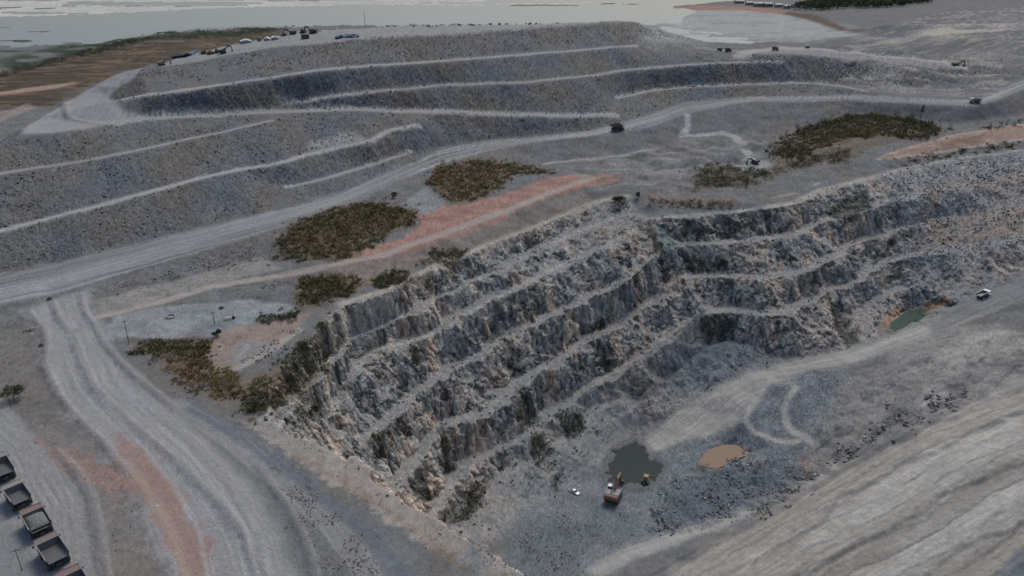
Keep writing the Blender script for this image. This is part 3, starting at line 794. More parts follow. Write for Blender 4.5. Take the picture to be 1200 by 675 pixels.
mix(rg2 * smooth(.0, .4, fbm(VX / 22, VY / 12, 3, 345)) * .6, rgb(.2, .198, .195))
mix(rg2 * smooth(.1, .5, fbm(VX / 18 + 5, VY / 10, 3, 346)) * .6, rgb(.085, .088, .092))
for pts in ([(690,222),(730,216),(762,214)], [(745,200),(800,197),(850,192)], [(655,200),(700,196),(745,190)], [(770,182),(810,176),(845,172)], [(905,232),(935,226),(960,214)]):
    paint_line(pts, 2.6, rgb(.25, .245, .24), .7, .8, wob=.5, broken=True)
mix(br_v * smooth(-.1, .4, fbm(bu / 24, bw / 10, 3, 94)) * .65, rgb(.235, .226, .215))
mix(br_v * .5, rgb(.2, .196, .192))
mix(br_v * smooth(.15, .45, fbm(bu / 20 + 7, bw / 8, 3, 95)) * .45, rgb(.13, .134, .142))
mix(soft_poly([(1085,432),(1110,405),(1160,385),(1200,392),(1200,405),(1150,420),(1110,440)], 3, 2.5) * .65, rgb(.29, .28, .262))
mix(soft_poly([(1075,470),(1090,455),(1110,452),(1105,468),(1085,476)], 2, 1.5) * .7, rgb(.29, .285, .275))
# wheel tracks
def tracks(line, n, spread, gauge=4.2, w=.7, tone=(.75, 1.3), a=.38, seed=0):
    P = wpoints(line, 5.0)
    r_ = np.random.default_rng(900 + seed)
    s_ = np.arange(len(P)) * 5.0
    for i in range(n):
        o0 = r_.uniform(-spread, spread)
        wob_ = o0 + 1.6 * np.sin(s_ / r_.uniform(28, 60) + r_.uniform(0, 6)) + .7 * np.sin(s_ / r_.uniform(9, 16) + r_.uniform(0, 6))
        T_ = np.gradient(P[:, :2], axis=0); T_ /= np.linalg.norm(T_, axis=1)[:, None]
        j0 = r_.integers(0, max(1, len(P) // 3)); j1 = r_.integers(2 * len(P) // 3, len(P))
        base = np.clip(r_.uniform(*tone), .6, 1.5) * rgb(.215, .216, .22)
        for g in (-gauge / 2, gauge / 2):
            Q = P[:, :2] + np.stack([-T_[:, 1], T_[:, 0]], 1) * (wob_ + g)[:, None]
            paint_line(np.concatenate([Q, P[:, 2:]], 1)[j0:j1], w, base, a, .8, 0, True, .6, True)
tracks([(80,345),(95,400),(125,455),(190,520),(242,580),(278,640),(295,690)], 8, 8, seed=1)
tracks([(-40,470),(20,515),(65,560),(90,620),(100,690)], 6, 6, seed=2)
tracks([(-20,342),(97,318),(200,291),(300,263),(400,235),(475,201),(540,180)], 7, 9, seed=3, w=1.0, tone=(.6, 1.35), a=.5)
tracks([(745,525),(800,492),(870,440),(940,426),(1000,417),(1050,398),(1100,380),(1150,360),(1200,337)], 7, 8, seed=4, w=.9)
tracks([(205,474),(250,500),(300,538),(345,575),(385,610),(420,650),(445,690)], 3, 2, seed=5)
tracks([(830,690),(900,645),(970,600),(1050,555),(1120,520),(1200,482)], 7, 22, seed=6, w=.8)
tracks([(1000,690),(1070,640),(1130,600),(1200,565)], 6, 16, seed=7, w=.8)
tracks([(700,668),(740,648),(800,628),(850,612),(900,585),(960,562)], 3, 3, seed=8)
tracks([(1000,480),(1060,450),(1110,425),(1160,400),(1200,385)], 5, 14, seed=9, w=.8)

# dark streaks and patches on the walls
DARK_PATCHES = [
 [(757,260),(763,257),(772,285),(790,320),(782,325),(770,300),(760,275)], [(818,370),(845,368),(862,380),(862,400),(826,402)], [(896,250),(901,250),(906,275),(902,276)],
 [(912,278),(918,284),(929,308),(924,310)], [(947,320),(957,316),(960,342),(950,344)], [(970,340),(985,360),(1000,376),(985,395),(975,375)], [(985,390),(1006,382),(1008,400),(992,410)],
 [(1035,255),(1055,244),(1052,258),(1040,264)], [(1020,300),(1066,266),(1072,272),(1050,290),(1025,308)], [(1035,325),(1060,305),(1075,304),(1060,318),(1040,335)],
 [(408,408),(440,395),(458,395),(456,404),(420,418)], [(476,424),(484,400),(494,430),(503,440),(490,448)], [(536,398),(541,392),(548,420),(542,420)], [(561,368),(570,380),(590,390),(578,400),(570,395)],
 [(592,410),(610,415),(612,440),(602,445),(595,430)], [(631,438),(640,470),(636,480),(628,455)], [(682,378),(706,360),(710,382),(690,392)], [(560,430),(570,460),(562,465)], [(605,456),(625,470),(635,490),(610,508),(598,490)],
 [(650,488),(682,486),(688,505),(668,516),(655,500)], [(618,520),(640,508),(652,532),(630,550),(620,535)], [(535,590),(552,562),(570,570),(570,590),(540,615),(522,612)], [(513,505),(522,500),(536,545),(522,552)],
 [(345,480),(372,470),(378,488),(350,505)], [(392,448),(412,450),(405,460)], [(385,520),(410,533),(440,560),(425,548)], [(478,560),(500,545),(508,580),(490,590)], [(735,430),(742,450),(770,450),(755,462),(738,455)], [(648,560),(658,553),(656,575),(650,578)],
 [(430,520),(470,490),(488,500),(460,530),(440,545)], [(700,420),(716,405),(724,425),(705,440)], [(800,295),(850,300),(880,312),(850,316),(800,314)], [(800,262),(850,270),(870,258),(870,280),(800,275)], [(990,228),(1015,222),(1020,245),(985,262),(968,250)],
]
for pts in DARK_PATCHES:
    mk = soft_poly(pts, 1.2, 1.1)
    mix(mk * (.55 + .4 * smooth(-.3, .4, n_sm + n_fine * .6)), rgb(.026, .03, .026))
mix(soft_poly([(768,262),(784,262),(790,300),(778,300)], 1.5, 1) * .6, rgb(.09, .15, .16))
# warm rock colour, lifted on steep faces to offset blue skylight; scree stays bluer
PK = smooth(-.2, .5, n_big + .5 * n_mid)
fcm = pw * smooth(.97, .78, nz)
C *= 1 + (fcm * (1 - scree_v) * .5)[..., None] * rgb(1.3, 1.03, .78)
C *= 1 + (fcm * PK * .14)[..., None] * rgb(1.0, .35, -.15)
# red oxide and cream on the plateau above the left wall
mix(soft_poly([(240,400),(270,385),(330,372),(362,366),(345,390),(300,420),(262,436),(240,430)], 2, 1.4) * .75, rgb(.25, .19, .165))
mix(soft_poly([(265,425),(280,402),(320,400),(325,412),(290,428)], 1.5, .8) * .7, rgb(.19, .195, .2))
paint_line([(278,432),(300,420),(325,405),(350,386)], 3.6, CREAM * .98, .85, .7, wob=.5)
GVEG = [  # earth under the scrub
 [(322,285),(345,262),(400,243),(440,238),(485,246),(488,262),(450,275),(420,300),(370,308),(330,300)], [(497,210),(520,192),(560,187),(610,192),(655,200),(600,206),(570,230),(545,238),(515,230)],
 [(340,345),(360,325),(395,320),(425,325),(420,340),(380,360),(355,360)], [(430,330),(460,315),(482,318),(470,332),(440,338)], [(485,312),(520,293),(548,292),(530,305),(495,316)],
 [(162,400),(215,396),(250,402),(240,420),(250,440),(290,445),(340,420),(375,385),(395,400),(380,440),(330,470),(300,490),(280,470),(230,460),(190,430)],
 [(815,200),(850,195),(900,200),(905,180),(940,150),(1000,134),(1060,136),(1105,150),(1080,165),(1040,165),(1000,185),(940,195),(910,205),(860,222),(818,225)]]
for pts in GVEG:
    mix(soft_poly(pts, 5, 3.5) * .75, rgb(.125, .1, .07))

C *= (1 + (.15 * n_sm + .07 * n_fine) * (1 - .7 * road_mask))[..., None]
C *= (1 + .10 * n_mid * (1 - .6 * road_mask))[..., None]
gnd = (1 - pw) * (1 - hs) * (1 - road_mask) * (1 - sl) * smooth(230, 330, VY) * smooth(800, 650, VY)
C *= (1 + gnd * (.16 * fbm(VX / 16, VY / 7, 3, 361) + .09 * np.clip(white, -1.6, 2.2)))[..., None]
C *= (1 + hs * hst * np.clip(white, -1.6, 2.2) * .20 + pw * np.clip(white, -1.5, 2) * .12)[..., None]
C *= (1 + np.maximum(fl, bl) * (1 - road_mask) * np.clip(white, -1.6, 2.2) * .16)[..., None]
C *= (1 + np.clip(white, -2, 2.5) * .03 * (1 - sl))[..., None]
C *= rgb(.965, 1.0, .985)
C = np.clip(C, .012, .6)

# ponds: the ground dips under them
PONDS = {
 'dark': [(712,562),(711,542),(719,526),(734,515),(746,512),(757,520),(775,545),(769,560),(757,569),(741,571),(728,567)],
 'tan': [(821,546),(828,532),(845,520),(862,517),(877,528),(860,538),(840,549)],
 'green': [(1038,387),(1050,376),(1062,367),(1080,362),(1094,362),(1086,370),(1068,379),(1050,388)]}
POND_Z = {}
for nm, pts in PONDS.items():
    m_ = soft_poly(pts if nm != 'dark' else [(740 + .9 * (a_ - 740), 543 + .9 * (b_ - 543)) for a_, b_ in pts], 1.6, 2.2)
    P_ = poly_w(pts)
    lv = float(np.percentile(VZ[m_ > .6], 40)) + (.1 if nm != 'green' else .3)
    POND_Z[nm] = lv
    wide = soft_poly(P_.mean(0) + (P_ - P_.mean(0)) * 1.22, 1.5, .5, True)
    wide2 = soft_poly(P_.mean(0) + (P_ - P_.mean(0)) * 1.5, 5, .5, True)
    hi_ = lv + (.6 if nm != 'green' else 8)
    VZ[:] = VZ * (1 - wide2) + np.minimum(VZ, hi_) * wide2
    VZ[:] = VZ * (1 - wide) + np.maximum(VZ, lv + .10) * wide
    VZ[:] = VZ * (1 - m_) + (lv - .6) * m_
    mix(np.clip(wide - m_, 0, 1) * .6, rgb(.1, .1, .1) if nm == 'dark' else rgb(.19, .14, .1))

# ------------------------------------------------------------------ materials
def node_mat(name):
    m = bpy.data.materials.new(name)
    m.use_nodes = True
    nt = m.node_tree
    return m, nt, nt.nodes["Principled BSDF"]

def ground_material():
    m, nt, p = node_mat("quarry_earth")
    at = nt.nodes.new("ShaderNodeAttribute"); at.attribute_name = "earth"
    geo = nt.nodes.new("ShaderNodeNewGeometry")
    n1 = nt.nodes.new("ShaderNodeTexNoise"); n1.inputs["Scale"].default_value = 2.1; n1.inputs["Detail"].default_value = 6; n1.inputs["Roughness"].default_value = .8
    n2 = nt.nodes.new("ShaderNodeTexVoronoi"); n2.inputs["Scale"].default_value = 1.1
    nt.links.new(geo.outputs["Position"], n1.inputs["Vector"]); nt.links.new(geo.outputs["Position"], n2.inputs["Vector"])
    r = nt.nodes.new("ShaderNodeMapRange"); r.inputs[1].default_value = .3; r.inputs[2].default_value = .7; r.inputs[3].default_value = .78; r.inputs[4].default_value = 1.22
    nt.links.new(n1.outputs[0], r.inputs[0])
    mx = nt.nodes.new("ShaderNodeMix"); mx.data_type = 'RGBA'; mx.blend_type = 'MULTIPLY'; mx.inputs[0].default_value = 1
    nt.links.new(at.outputs["Color"], mx.inputs[6]); nt.links.new(r.outputs[0], mx.inputs[7])
    # single darker and paler stones in the gravel
    v2 = nt.nodes.new("ShaderNodeTexVoronoi"); v2.inputs["Scale"].default_value = 1.7
    nt.links.new(geo.outputs["Position"], v2.inputs["Vector"])
    sp = nt.nodes.new("ShaderNodeSeparateColor"); nt.links.new(v2.outputs["Color"], sp.inputs[0])
    cr = nt.nodes.new("ShaderNodeValToRGB"); cr.color_ramp.interpolation = 'CONSTANT'
    for pos, c in ((.0, .62), (.07, .85), (.18, 1.0), (.80, 1.15), (.93, 1.5)):
        e = cr.color_ramp.elements[0] if pos == 0 else (cr.color_ramp.elements[1] if pos == .07 else cr.color_ramp.elements.new(pos))
        e.position = pos; e.color = (c, c, c, 1)
    nt.links.new(sp.outputs[0], cr.inputs[0])
    inn = nt.nodes.new("ShaderNodeMapRange"); inn.inputs[1].default_value = .42; inn.inputs[2].default_value = .28; inn.inputs[3].default_value = 0; inn.inputs[4].default_value = 1
    nt.links.new(v2.outputs["Distance"], inn.inputs[0])
    m2 = nt.nodes.new("ShaderNodeMix"); m2.data_type = 'RGBA'; m2.blend_type = 'MULTIPLY'
    nt.links.new(inn.outputs[0], m2.inputs[0]); nt.links.new(mx.outputs[2], m2.inputs[6]); nt.links.new(cr.outputs[0], m2.inputs[7])
    nt.links.new(m2.outputs[2], p.inputs["Base Color"])
    p.inputs["Roughness"].default_value = .92
    p.inputs["Specular IOR Level"].default_value = .08
    ad = nt.nodes.new("ShaderNodeMath"); ad.operation = 'ADD'
    nt.links.new(n1.outputs[0], ad.inputs[0]); nt.links.new(n2.outputs["Distance"], ad.inputs[1])
    bm = nt.nodes.new("ShaderNodeBump"); bm.inputs["Strength"].default_value = .3; bm.inputs["Distance"].default_value = .3
    nt.links.new(ad.outputs[0], bm.inputs["Height"])
    nt.links.new(bm.outputs[0], p.inputs["Normal"])
    return m
M_EARTH = ground_material()

# ------------------------------------------------------------------ the ground, cut into the pieces it is made of
def tag(o, label=None, cat=None, group=None, kind=None):
    if label: o["label"] = label
    if cat: o["category"] = cat
    if group: o["group"] = group
    if kind: o["kind"] = kind
    return o

cls = np.zeros(VX.shape, np.int8)                       # 0 ground
cls[heap_v > .5] = 1                                    # spoil heap
cls[pit_v > .5] = 2                                     # pit wall
cls[(fl > .5) & (pit_v <= .5)] = 3                      # pit floor
cls[sl > .5] = 4                                        # worked slope
cls[mar > .5] = 5                                       # marsh
cls[(road_mask > .55)] = 6                              # haul road
fc = cls[:-1, :-1].ravel()
vid = np.arange(NB * ROWS).reshape(NB, ROWS)
quads = np.stack([vid[:-1, :-1], vid[1:, :-1], vid[1:, 1:], vid[:-1, 1:]], -1).reshape(-1, 4)
PV = np.stack([VX, VY, VZ], -1).reshape(-1, 3).astype(np.float32)
NV = grid_normals(VX, VY, VZ).reshape(-1, 3)
CV = np.concatenate([C.reshape(-1, 3), np.ones((NB * ROWS, 1), np.float32)], 1).astype(np.float32)
NAMES = ['ground', 'spoil_heap', 'quarry_wall', 'quarry_floor', 'graded_slope', 'marsh', 'haul_road']
for ci, nm in enumerate(NAMES):
    q = quads[fc == ci]
    if not len(q):
        continue
    used, inv = np.unique(q, return_inverse=True)
    q2 = inv.reshape(-1, 4).astype(np.int32)
    me = bpy.data.meshes.new(nm)
    me.vertices.add(len(used)); me.vertices.foreach_set("co", PV[used].ravel())
    me.loops.add(q2.size); me.loops.foreach_set("vertex_index", q2.ravel())
    me.polygons.add(len(q2)); me.polygons.foreach_set("loop_start", np.arange(0, q2.size, 4, dtype=np.int32))
    me.update(calc_edges=True)
    me.polygons.foreach_set("use_smooth", np.ones(len(q2), bool))
    a = me.color_attributes.new("earth", 'FLOAT_COLOR', 'POINT')
    a.data.foreach_set("color", CV[used].ravel())
    me.normals_split_custom_set_from_vertices(NV[used].tolist())
    me.materials.append(M_EARTH)
    o = bpy.data.objects.new(nm, me)
    COL.objects.link(o)
    tag(o, kind='structure')

# lookup of the finished ground height
ROWT = np.linspace(0, 1, ROWS)
def ground_z(x, y):
    return float(sample(Z1, np.array([x]), np.array([y]))[0])
def spot(px, py):
    x, y, z = sight(px, py, Z1)
    return x, y, z

def flat_mesh(name, outline, z, mat):
    me = bpy.data.meshes.new(name)
    me.from_pydata([(x, y, z) for x, y in outline], [], [list(range(len(outline)))])
    me.materials.append(mat)
    o = bpy.data.objects.new(name, me)
    COL.objects.link(o)
    return o

def water_material(name, col, rough, bump, scale):
    m, nt, p = node_mat(name)
    p.inputs["Base Color"].default_value = (*col, 1)
    p.inputs["Roughness"].default_value = rough
    p.inputs["IOR"].default_value = 1.33
    p.inputs["Specular IOR Level"].default_value = .5 if rough < .2 else .1
    geo = nt.nodes.new("ShaderNodeNewGeometry")
    n1 = nt.nodes.new("ShaderNodeTexNoise"); n1.inputs["Scale"].default_value = scale; n1.inputs["Detail"].default_value = 4
    nt.links.new(geo.outputs["Position"], n1.inputs["Vector"])
    bm = nt.nodes.new("ShaderNodeBump"); bm.inputs["Strength"].default_value = bump; bm.inputs["Distance"].default_value = .3
    nt.links.new(n1.outputs[0], bm.inputs["Height"]); nt.links.new(bm.outputs[0], p.inputs["Normal"])
    return m
lake = flat_mesh('lake', [(-2600, 560), (-330, 560), (-120, 900), (700, 900), (2600, 1200), (2600, 3150), (-2600, 3150)], LAKE_Z, water_material("lake_water", (.06, .075, .082), .14, .06, .06))
tag(lake, kind='structure')

for nm, col, rough, lab in (('dark', (.03, .042, .042), .4, 0), ('tan', (.21, .16, .115), .5, 0), ('green', (.045, .07, .058), .35, 0)):
    P_ = poly_w(PONDS[nm]); c_ = P_.mean(0)
    tag(flat_mesh('pond', c_ + (P_ - c_) * 1.12, POND_Z[nm], water_material(nm + "_pond_water", col, rough, .12, .5)), kind='structure')

# ------------------------------------------------------------------ plain materials
def simple(name, col, rough=.6, metal=0.0, noise=.25, scale=2.0, dust=0.0):
    m, nt, p = node_mat(name)
    tc = nt.nodes.new("ShaderNodeTexCoord")
    n1 = nt.nodes.new("ShaderNodeTexNoise"); n1.inputs["Scale"].default_value = scale; n1.inputs["Detail"].default_value = 5; n1.inputs["Roughness"].default_value = .7
    nt.links.new(tc.outputs["Object"], n1.inputs["Vector"])
    cr = nt.nodes.new("ShaderNodeValToRGB")
    e = cr.color_ramp.elements
    c = np.array(col); d = np.array([.19, .185, .18])
    lo = c * (1 - noise); hi = np.clip(c * (1 + noise), 0, .9)
    hi = hi * (1 - dust) + d * dust
    e[0].position = .35; e[0].color = (*lo, 1); e[1].position = .68; e[1].color = (*hi, 1)
    nt.links.new(n1.outputs[0], cr.inputs[0]); nt.links.new(cr.outputs[0], p.inputs["Base Color"])
    p.inputs["Roughness"].default_value = rough; p.inputs["Metallic"].default_value = metal
    return m
M = dict(
 rubber=simple("tyre_rubber", (.022, .022, .024), .9, dust=.35), steel=simple("dark_steel", (.05, .052, .056), .65, .2, dust=.35), bed=simple("worn_bed_steel", (.085, .092, .1), .55, .25, dust=.4),
 red=simple("faded_red_paint", (.17, .095, .085), .7, dust=.5), greyp=simple("dusty_grey_paint", (.20, .2, .2), .7, dust=.4), brownp=simple("dusty_brown_paint", (.15, .115, .105), .7, dust=.45),
 yellow=simple("dusty_yellow_paint", (.30, .20, .05), .6, dust=.4), orange=simple("rusty_orange_paint", (.17, .08, .055), .6, dust=.25), white=simple("white_paint", (.62, .63, .64), .45, noise=.1),
 glass=simple("dark_glass", (.02, .025, .03), .15, noise=.1), blue=simple("blue_sheeting", (.01, .055, .11), .6, noise=.4, scale=.6), wood=simple("weathered_pole_wood", (.06, .055, .05), .85),
 conc=simple("pale_concrete", (.28, .275, .27), .85), hose=simple("black_plastic", (.02, .02, .02), .5), roof=simple("sheet_roof", (.2, .19, .19), .6), cream=simple("cream_render", (.24, .21, .19), .8),
 ore=simple("crushed_ore", (.135, .145, .14), .95, noise=.35, scale=3.0), bark=simple("bark", (.06, .045, .032), .9), rust=simple("rusty_sheet", (.12, .075, .05), .8), dpaint=simple("dark_green_paint", (.05, .06, .05), .6, dust=.3))

def island_material(name, stops, rough=.95):
    m, nt, p = node_mat(name)
    geo = nt.nodes.new("ShaderNodeNewGeometry")
    cr = nt.nodes.new("ShaderNodeValToRGB")
    while len(cr.color_ramp.elements) < len(stops):
        cr.color_ramp.elements.new(.5)
    for el_, (pos, c) in zip(cr.color_ramp.elements, stops):
        el_.position = pos; el_.color = (*c, 1)
    nt.links.new(geo.outputs["Random Per Island"], cr.inputs[0]); nt.links.new(cr.outputs[0], p.inputs["Base Color"])
    p.inputs["Roughness"].default_value = rough; p.inputs["Specular IOR Level"].default_value = .25
    return m
M_ROCK = island_material("broken_rock", [(0, (.05, .052, .056)), (.35, (.085, .087, .092)), (.7, (.125, .125, .128)), (.93, (.19, .187, .184)), (1, (.32, .31, .3))])
M_ROCKH = island_material('heap_rock', [(0, (.10, .102, .106)), (.4, (.155, .156, .16)), (.75, (.21, .208, .205)), (.95, (.28, .275, .27)), (1, (.42, .41, .4))])
M_ROCKB = island_material("blasted_blue_rock", [(0, (.075, .084, .095)), (.4, (.125, .138, .152)), (.8, (.18, .194, .21)), (1, (.3, .31, .325))])
M_ROCKW = island_material("warm_pale_rock", [(0, (.08, .075, .072)), (.4, (.16, .15, .14)), (.8, (.26, .24, .22)), (1, (.42, .4, .37))])
def leaf_material():
    m, nt, p = node_mat("leaves")
    at = nt.nodes.new("ShaderNodeAttribute"); at.attribute_name = "leaf"
    nt.links.new(at.outputs["Color"], p.inputs["Base Color"])
    p.inputs["Roughness"].default_value = .8; p.inputs["Specular IOR Level"].default_value = .2
    return m
M_LEAF = leaf_material()

def new_mesh(name, V, F, mat, parent=None, colors=None, smooth_=False):
    V = np.asarray(V, np.float32); F = np.asarray(F, np.int32)
    me = bpy.data.meshes.new(name)
    k_ = F.shape[1]
    me.vertices.add(len(V)); me.vertices.foreach_set("co", V.ravel())
    me.loops.add(F.size); me.loops.foreach_set("vertex_index", F.ravel())
    me.polygons.add(len(F)); me.polygons.foreach_set("loop_start", np.arange(0, F.size, k_, dtype=np.int32))
    me.update(calc_edges=True)
    if smooth_:
        me.polygons.foreach_set("use_smooth", np.ones(len(F), bool))
    if colors is not None:
        a = me.color_attributes.new("leaf", 'FLOAT_COLOR', 'POINT')
        a.data.foreach_set("color", np.concatenate([colors, np.ones((len(colors), 1))], 1).astype(np.float32).ravel())
    me.materials.append(mat)
    o = bpy.data.objects.new(name, me)
    COL.objects.link(o)
    if parent is not None:
        o.parent = parent
    return o

# ------------------------------------------------------------------ loose rock
_t = (1 + 5 ** .5) / 2
ICO_V = np.array([(-1, _t, 0), (1, _t, 0), (-1, -_t, 0), (1, -_t, 0), (0, -1, _t), (0, 1, _t), (0, -1, -_t), (0, 1, -_t), (_t, 0, -1), (_t, 0, 1), (-_t, 0, -1), (-_t, 0, 1)]) / 1.9
ICO_F = np.array([(0, 11, 5), (0, 5, 1), (0, 1, 7), (0, 7, 10), (0, 10, 11), (1, 5, 9), (5, 11, 4), (11, 10, 2), (10, 7, 6), (7, 1, 8), (3, 9, 4), (3, 4, 2), (3, 2, 6), (3, 6, 8), (3, 8, 9), (4, 9, 5), (2, 4, 11), (6, 2, 10), (8, 6, 7), (9, 8, 1)])

def rand_rot(n):
    q = rng.normal(size=(n, 4)); q /= np.linalg.norm(q, axis=1)[:, None]
    w, x, y, z = q.T
    return np.stack([np.stack([1 - 2 * (y * y + z * z), 2 * (x * y - z * w), 2 * (x * z + y * w)], -1), np.stack([2 * (x * y + z * w), 1 - 2 * (x * x + z * z), 2 * (y * z - x * w)], -1), np.stack([2 * (x * z - y * w), 2 * (y * z + x * w), 1 - 2 * (x * x + y * y)], -1)], 1)

def surf_z(x, y):
    return sample(Z1, x, y)

def rock_mesh(name, x, y, size, mat, sink=.25):
    n = len(x)
    z = surf_z(x, y)
    V = ICO_V[None] * rng.uniform(.72, 1.28, (n, 12, 1))
    V = V * rng.uniform(.6, 1.25, (n, 1, 3))
    V = np.einsum('nij,nkj->nki', rand_rot(n), V)
    V = V * size[:, None, None] * .5
    V[..., 2] *= .8
    V += np.stack([x, y, z + size * (.5 - sink) * .5 + .15], -1)[:, None, :]
    F = (ICO_F[None] + (np.arange(n) * 12)[:, None, None]).reshape(-1, 3)
    return new_mesh(name, V.reshape(-1, 3), F, mat)

def scatter(poly, n, clump=0.0, scale=14.0, seed=0, world=False, slope_min=None, feather=3.4):
    P = np.asarray(poly)[:, :2] if world else poly_w(poly)
    x0, y0 = P.min(0); x1, y1 = P.max(0)
    out = []
    tot = 0
    for _ in range(30):
        x = rng.uniform(x0, x1, n * 2); y = rng.uniform(y0, y1, n * 2)
        jx, jy = (feather * 1.5 * perlin(x / 7, y / 7, 41 + q_) + feather * rng.normal(0, .5, len(x)) for q_ in (0, 5))
        k_ = in_poly(P, x + jx, y + jy)
        x, y = x[k_], y[k_]
        if clump > 0 and len(x):
            c = fbm(x / scale, y / scale, 3, 400 + seed)
            k_ = rng.uniform(0, 1, len(x)) < smooth(clump - .45, clump + .25, c)
            x, y = x[k_], y[k_]
        if slope_min is not None and len(x):
            e = 1.5
            gx = (surf_z(x + e, y) - surf_z(x - e, y)) / (2 * e); gy = (surf_z(x, y + e) - surf_z(x, y - e)) / (2 * e)
            k_ = np.hypot(gx, gy) > slope_min
            x, y = x[k_], y[k_]
        out.append((x, y)); tot += len(x)
        if tot >= n:
            break
    x = np.concatenate([o[0] for o in out])[:n]; y = np.concatenate([o[1] for o in out])[:n]
    return x, y

def sizes(n, a, b, p=2.2):
    return a + (b - a) * rng.uniform(0, 1, n) ** p

HEAP_POLY = np.concatenate([WL['H_u'][:-12], WL['D2'][::-1], WL['top_crest'][::-1], WL['pad_front'][::-1], np.array([survey(-60, 190, 30)])])
RUBBLE = [  # label, polygon, count, size range, material, clump, min slope
 ("loose grey rock rubble lying over the tiered spoil heap faces", HEAP_POLY, 6000, (.4, 1.5), M_ROCKH, 0, .16, True),
 ("blue grey blasted rock strewn over the pit floor near the excavator", [(755,625),(775,565),(840,538),(930,535),(968,552),(935,585),(865,612),(800,628)], 2000, (.22, 1.3), M_ROCKB, .0, None, False),
 ("dark fallen rock scattered over the deepest corner of the pit", [(560,665),(600,622),(660,585),(700,600),(760,610),(720,640),(660,668),(600,690)], 900, (.2, .9), M_ROCKB, .1, None, False),
 ("broken rock fragments lying on the stepped pit wall benches", PIT, 4200, (.25, 1.2), M_ROCK, .02, None, True),
 ("blue scree blocks on the right end of the far pit wall", [(1040,205),(1100,192),(1200,180),(1200,300),(1120,320),(1060,318),(1045,260)], 1600, (.4, 1.4), M_ROCKB, .05, None, False),
 ("stones lining the embankment below the main haul road", [(105,345),(160,325),(230,302),(300,282),(318,300),(240,318),(165,336),(112,352)], 700, (.3, 1.0), M_ROCKH, -.05, None, False),
 ("pale stones strewn beside the road along the near pit rim", [(318,545),(335,548),(375,590),(430,645),(445,690),(400,690),(360,640),(340,590)], 800, (.15, .6), M_ROCKW, .0, None, False),
 ("pale stones scattered on the cream near rim of the pit", [(285,482),(345,510),(408,536),(470,581),(560,640),(598,675),(540,675),(460,615),(380,556),(310,505)], 900, (.12, .5), M_ROCKW, .0, None, False),
 ("dark rock outcrop rubble on the right hand graded slope", [(1020,505),(1045,475),(1075,460),(1140,455),(1120,480),(1070,500),(980,550),(900,605),(880,612),(960,550)], 1000, (.3, 1.9), M_ROCKH, .02, None, False),
 ("grey stones between the scrub and the pale track", [(240,350),(300,335),(345,328),(350,345),(300,350)], 350, (.3, .9), M_ROCKW, .0, None, False),
 ("dark and white stones on the cream slope above the pit corner", [(275,432),(300,418),(350,384),(360,392),(310,428),(285,438)], 160, (.3, 1.0), M_ROCK, .0, None, False),
 ("white debris heap beside the left road junction", [(30,386),(36,382),(41,388),(36,392)], 60, (.3, .9), M_ROCKW, -.6, None, False),
 ("grey stones on the ground left of the near road", [(0,380),(30,372),(44,400),(46,430),(70,480),(130,540),(180,640),(140,660),(90,550),(20,480),(0,470)], 500, (.12, .55), M_ROCKW, .0, None, False),
 ("scattered rubble on the dark slope below the right plateau", [(820,62),(880,66),(960,68),(1060,80),(1120,86),(1060,98),(960,92),(880,94),(810,98)], 700, (.6, 1.5), M_ROCKH, .05, None, False),
]
for i, (lab, poly, n, (a, b), mat, clump, smin, wld) in enumerate(RUBBLE):
    x, y = scatter(poly, n, clump + 1e-6 if clump > -.5 else 0, 11.0, i, wld, smin)
    k_ = ~in_poly(PAD_W, x, y)
    x, y = x[k_], y[k_]
    if len(x):
        tag(rock_mesh('rubble', x, y, sizes(len(x), a, b), mat), lab, 'rubble', kind='stuff')
# boulders set along the heap's outer edge
bx_ = resample([survey(x, y, 72) for x, y in ((400,31),(450,30.6),(520,29.3),(600,28),(650,26.5))], 6.5)
x = bx_[:, 0] + rng.normal(0, 2.2, len(bx_)); y = bx_[:, 1] + rng.normal(0, .6, len(bx_))
tag(rock_mesh('boulder_row', x, y, rng.uniform(1.4, 4.2, len(x)), M_ROCK, .3), "row of dark boulders along the far edge of the heap top", 'boulders', kind='stuff')

# ------------------------------------------------------------------ plants
def leaves(centers, radii, n_leaf, leaf, cols, up=.5, jitter=.25, squash=.8):
    """a cloud of small leaf triangles round every centre"""
    n = len(centers)
    k_ = n_leaf
    d = rng.normal(size=(n, k_, 3)); d /= np.linalg.norm(d, axis=2)[..., None]
    r = rng.uniform(.25, 1, (n, k_, 1)) ** .5
    p = d * r * radii[:, None, None]
    p[..., 2] = np.abs(p[..., 2]) * squash * 1.3
    p += centers[:, None, :]
    a = rng.normal(size=(n, k_, 3)); a[..., 2] += up; a /= np.linalg.norm(a, axis=2)[..., None]
    b = np.cross(a, rng.normal(size=(n, k_, 3))); b /= np.linalg.norm(b, axis=2)[..., None] + 1e-6
    L = leaf * rng.uniform(.6, 1.4, (n, k_, 1)) * np.clip(radii[:, None, None], .5, 2.5) ** .5
    v = np.stack([p - b * L * .45, p + b * L * .45, p + a * L * 1.3], 2)
    c = cols[:, None, None, :] * rng.uniform(1 - jitter, 1 + jitter, (n, k_, 1, 1))
    c = np.repeat(c, 3, 2)
    V = v.reshape(-1, 3); Cc = c.reshape(-1, 3)
    return V, np.arange(len(V)).reshape(-1, 3), Cc

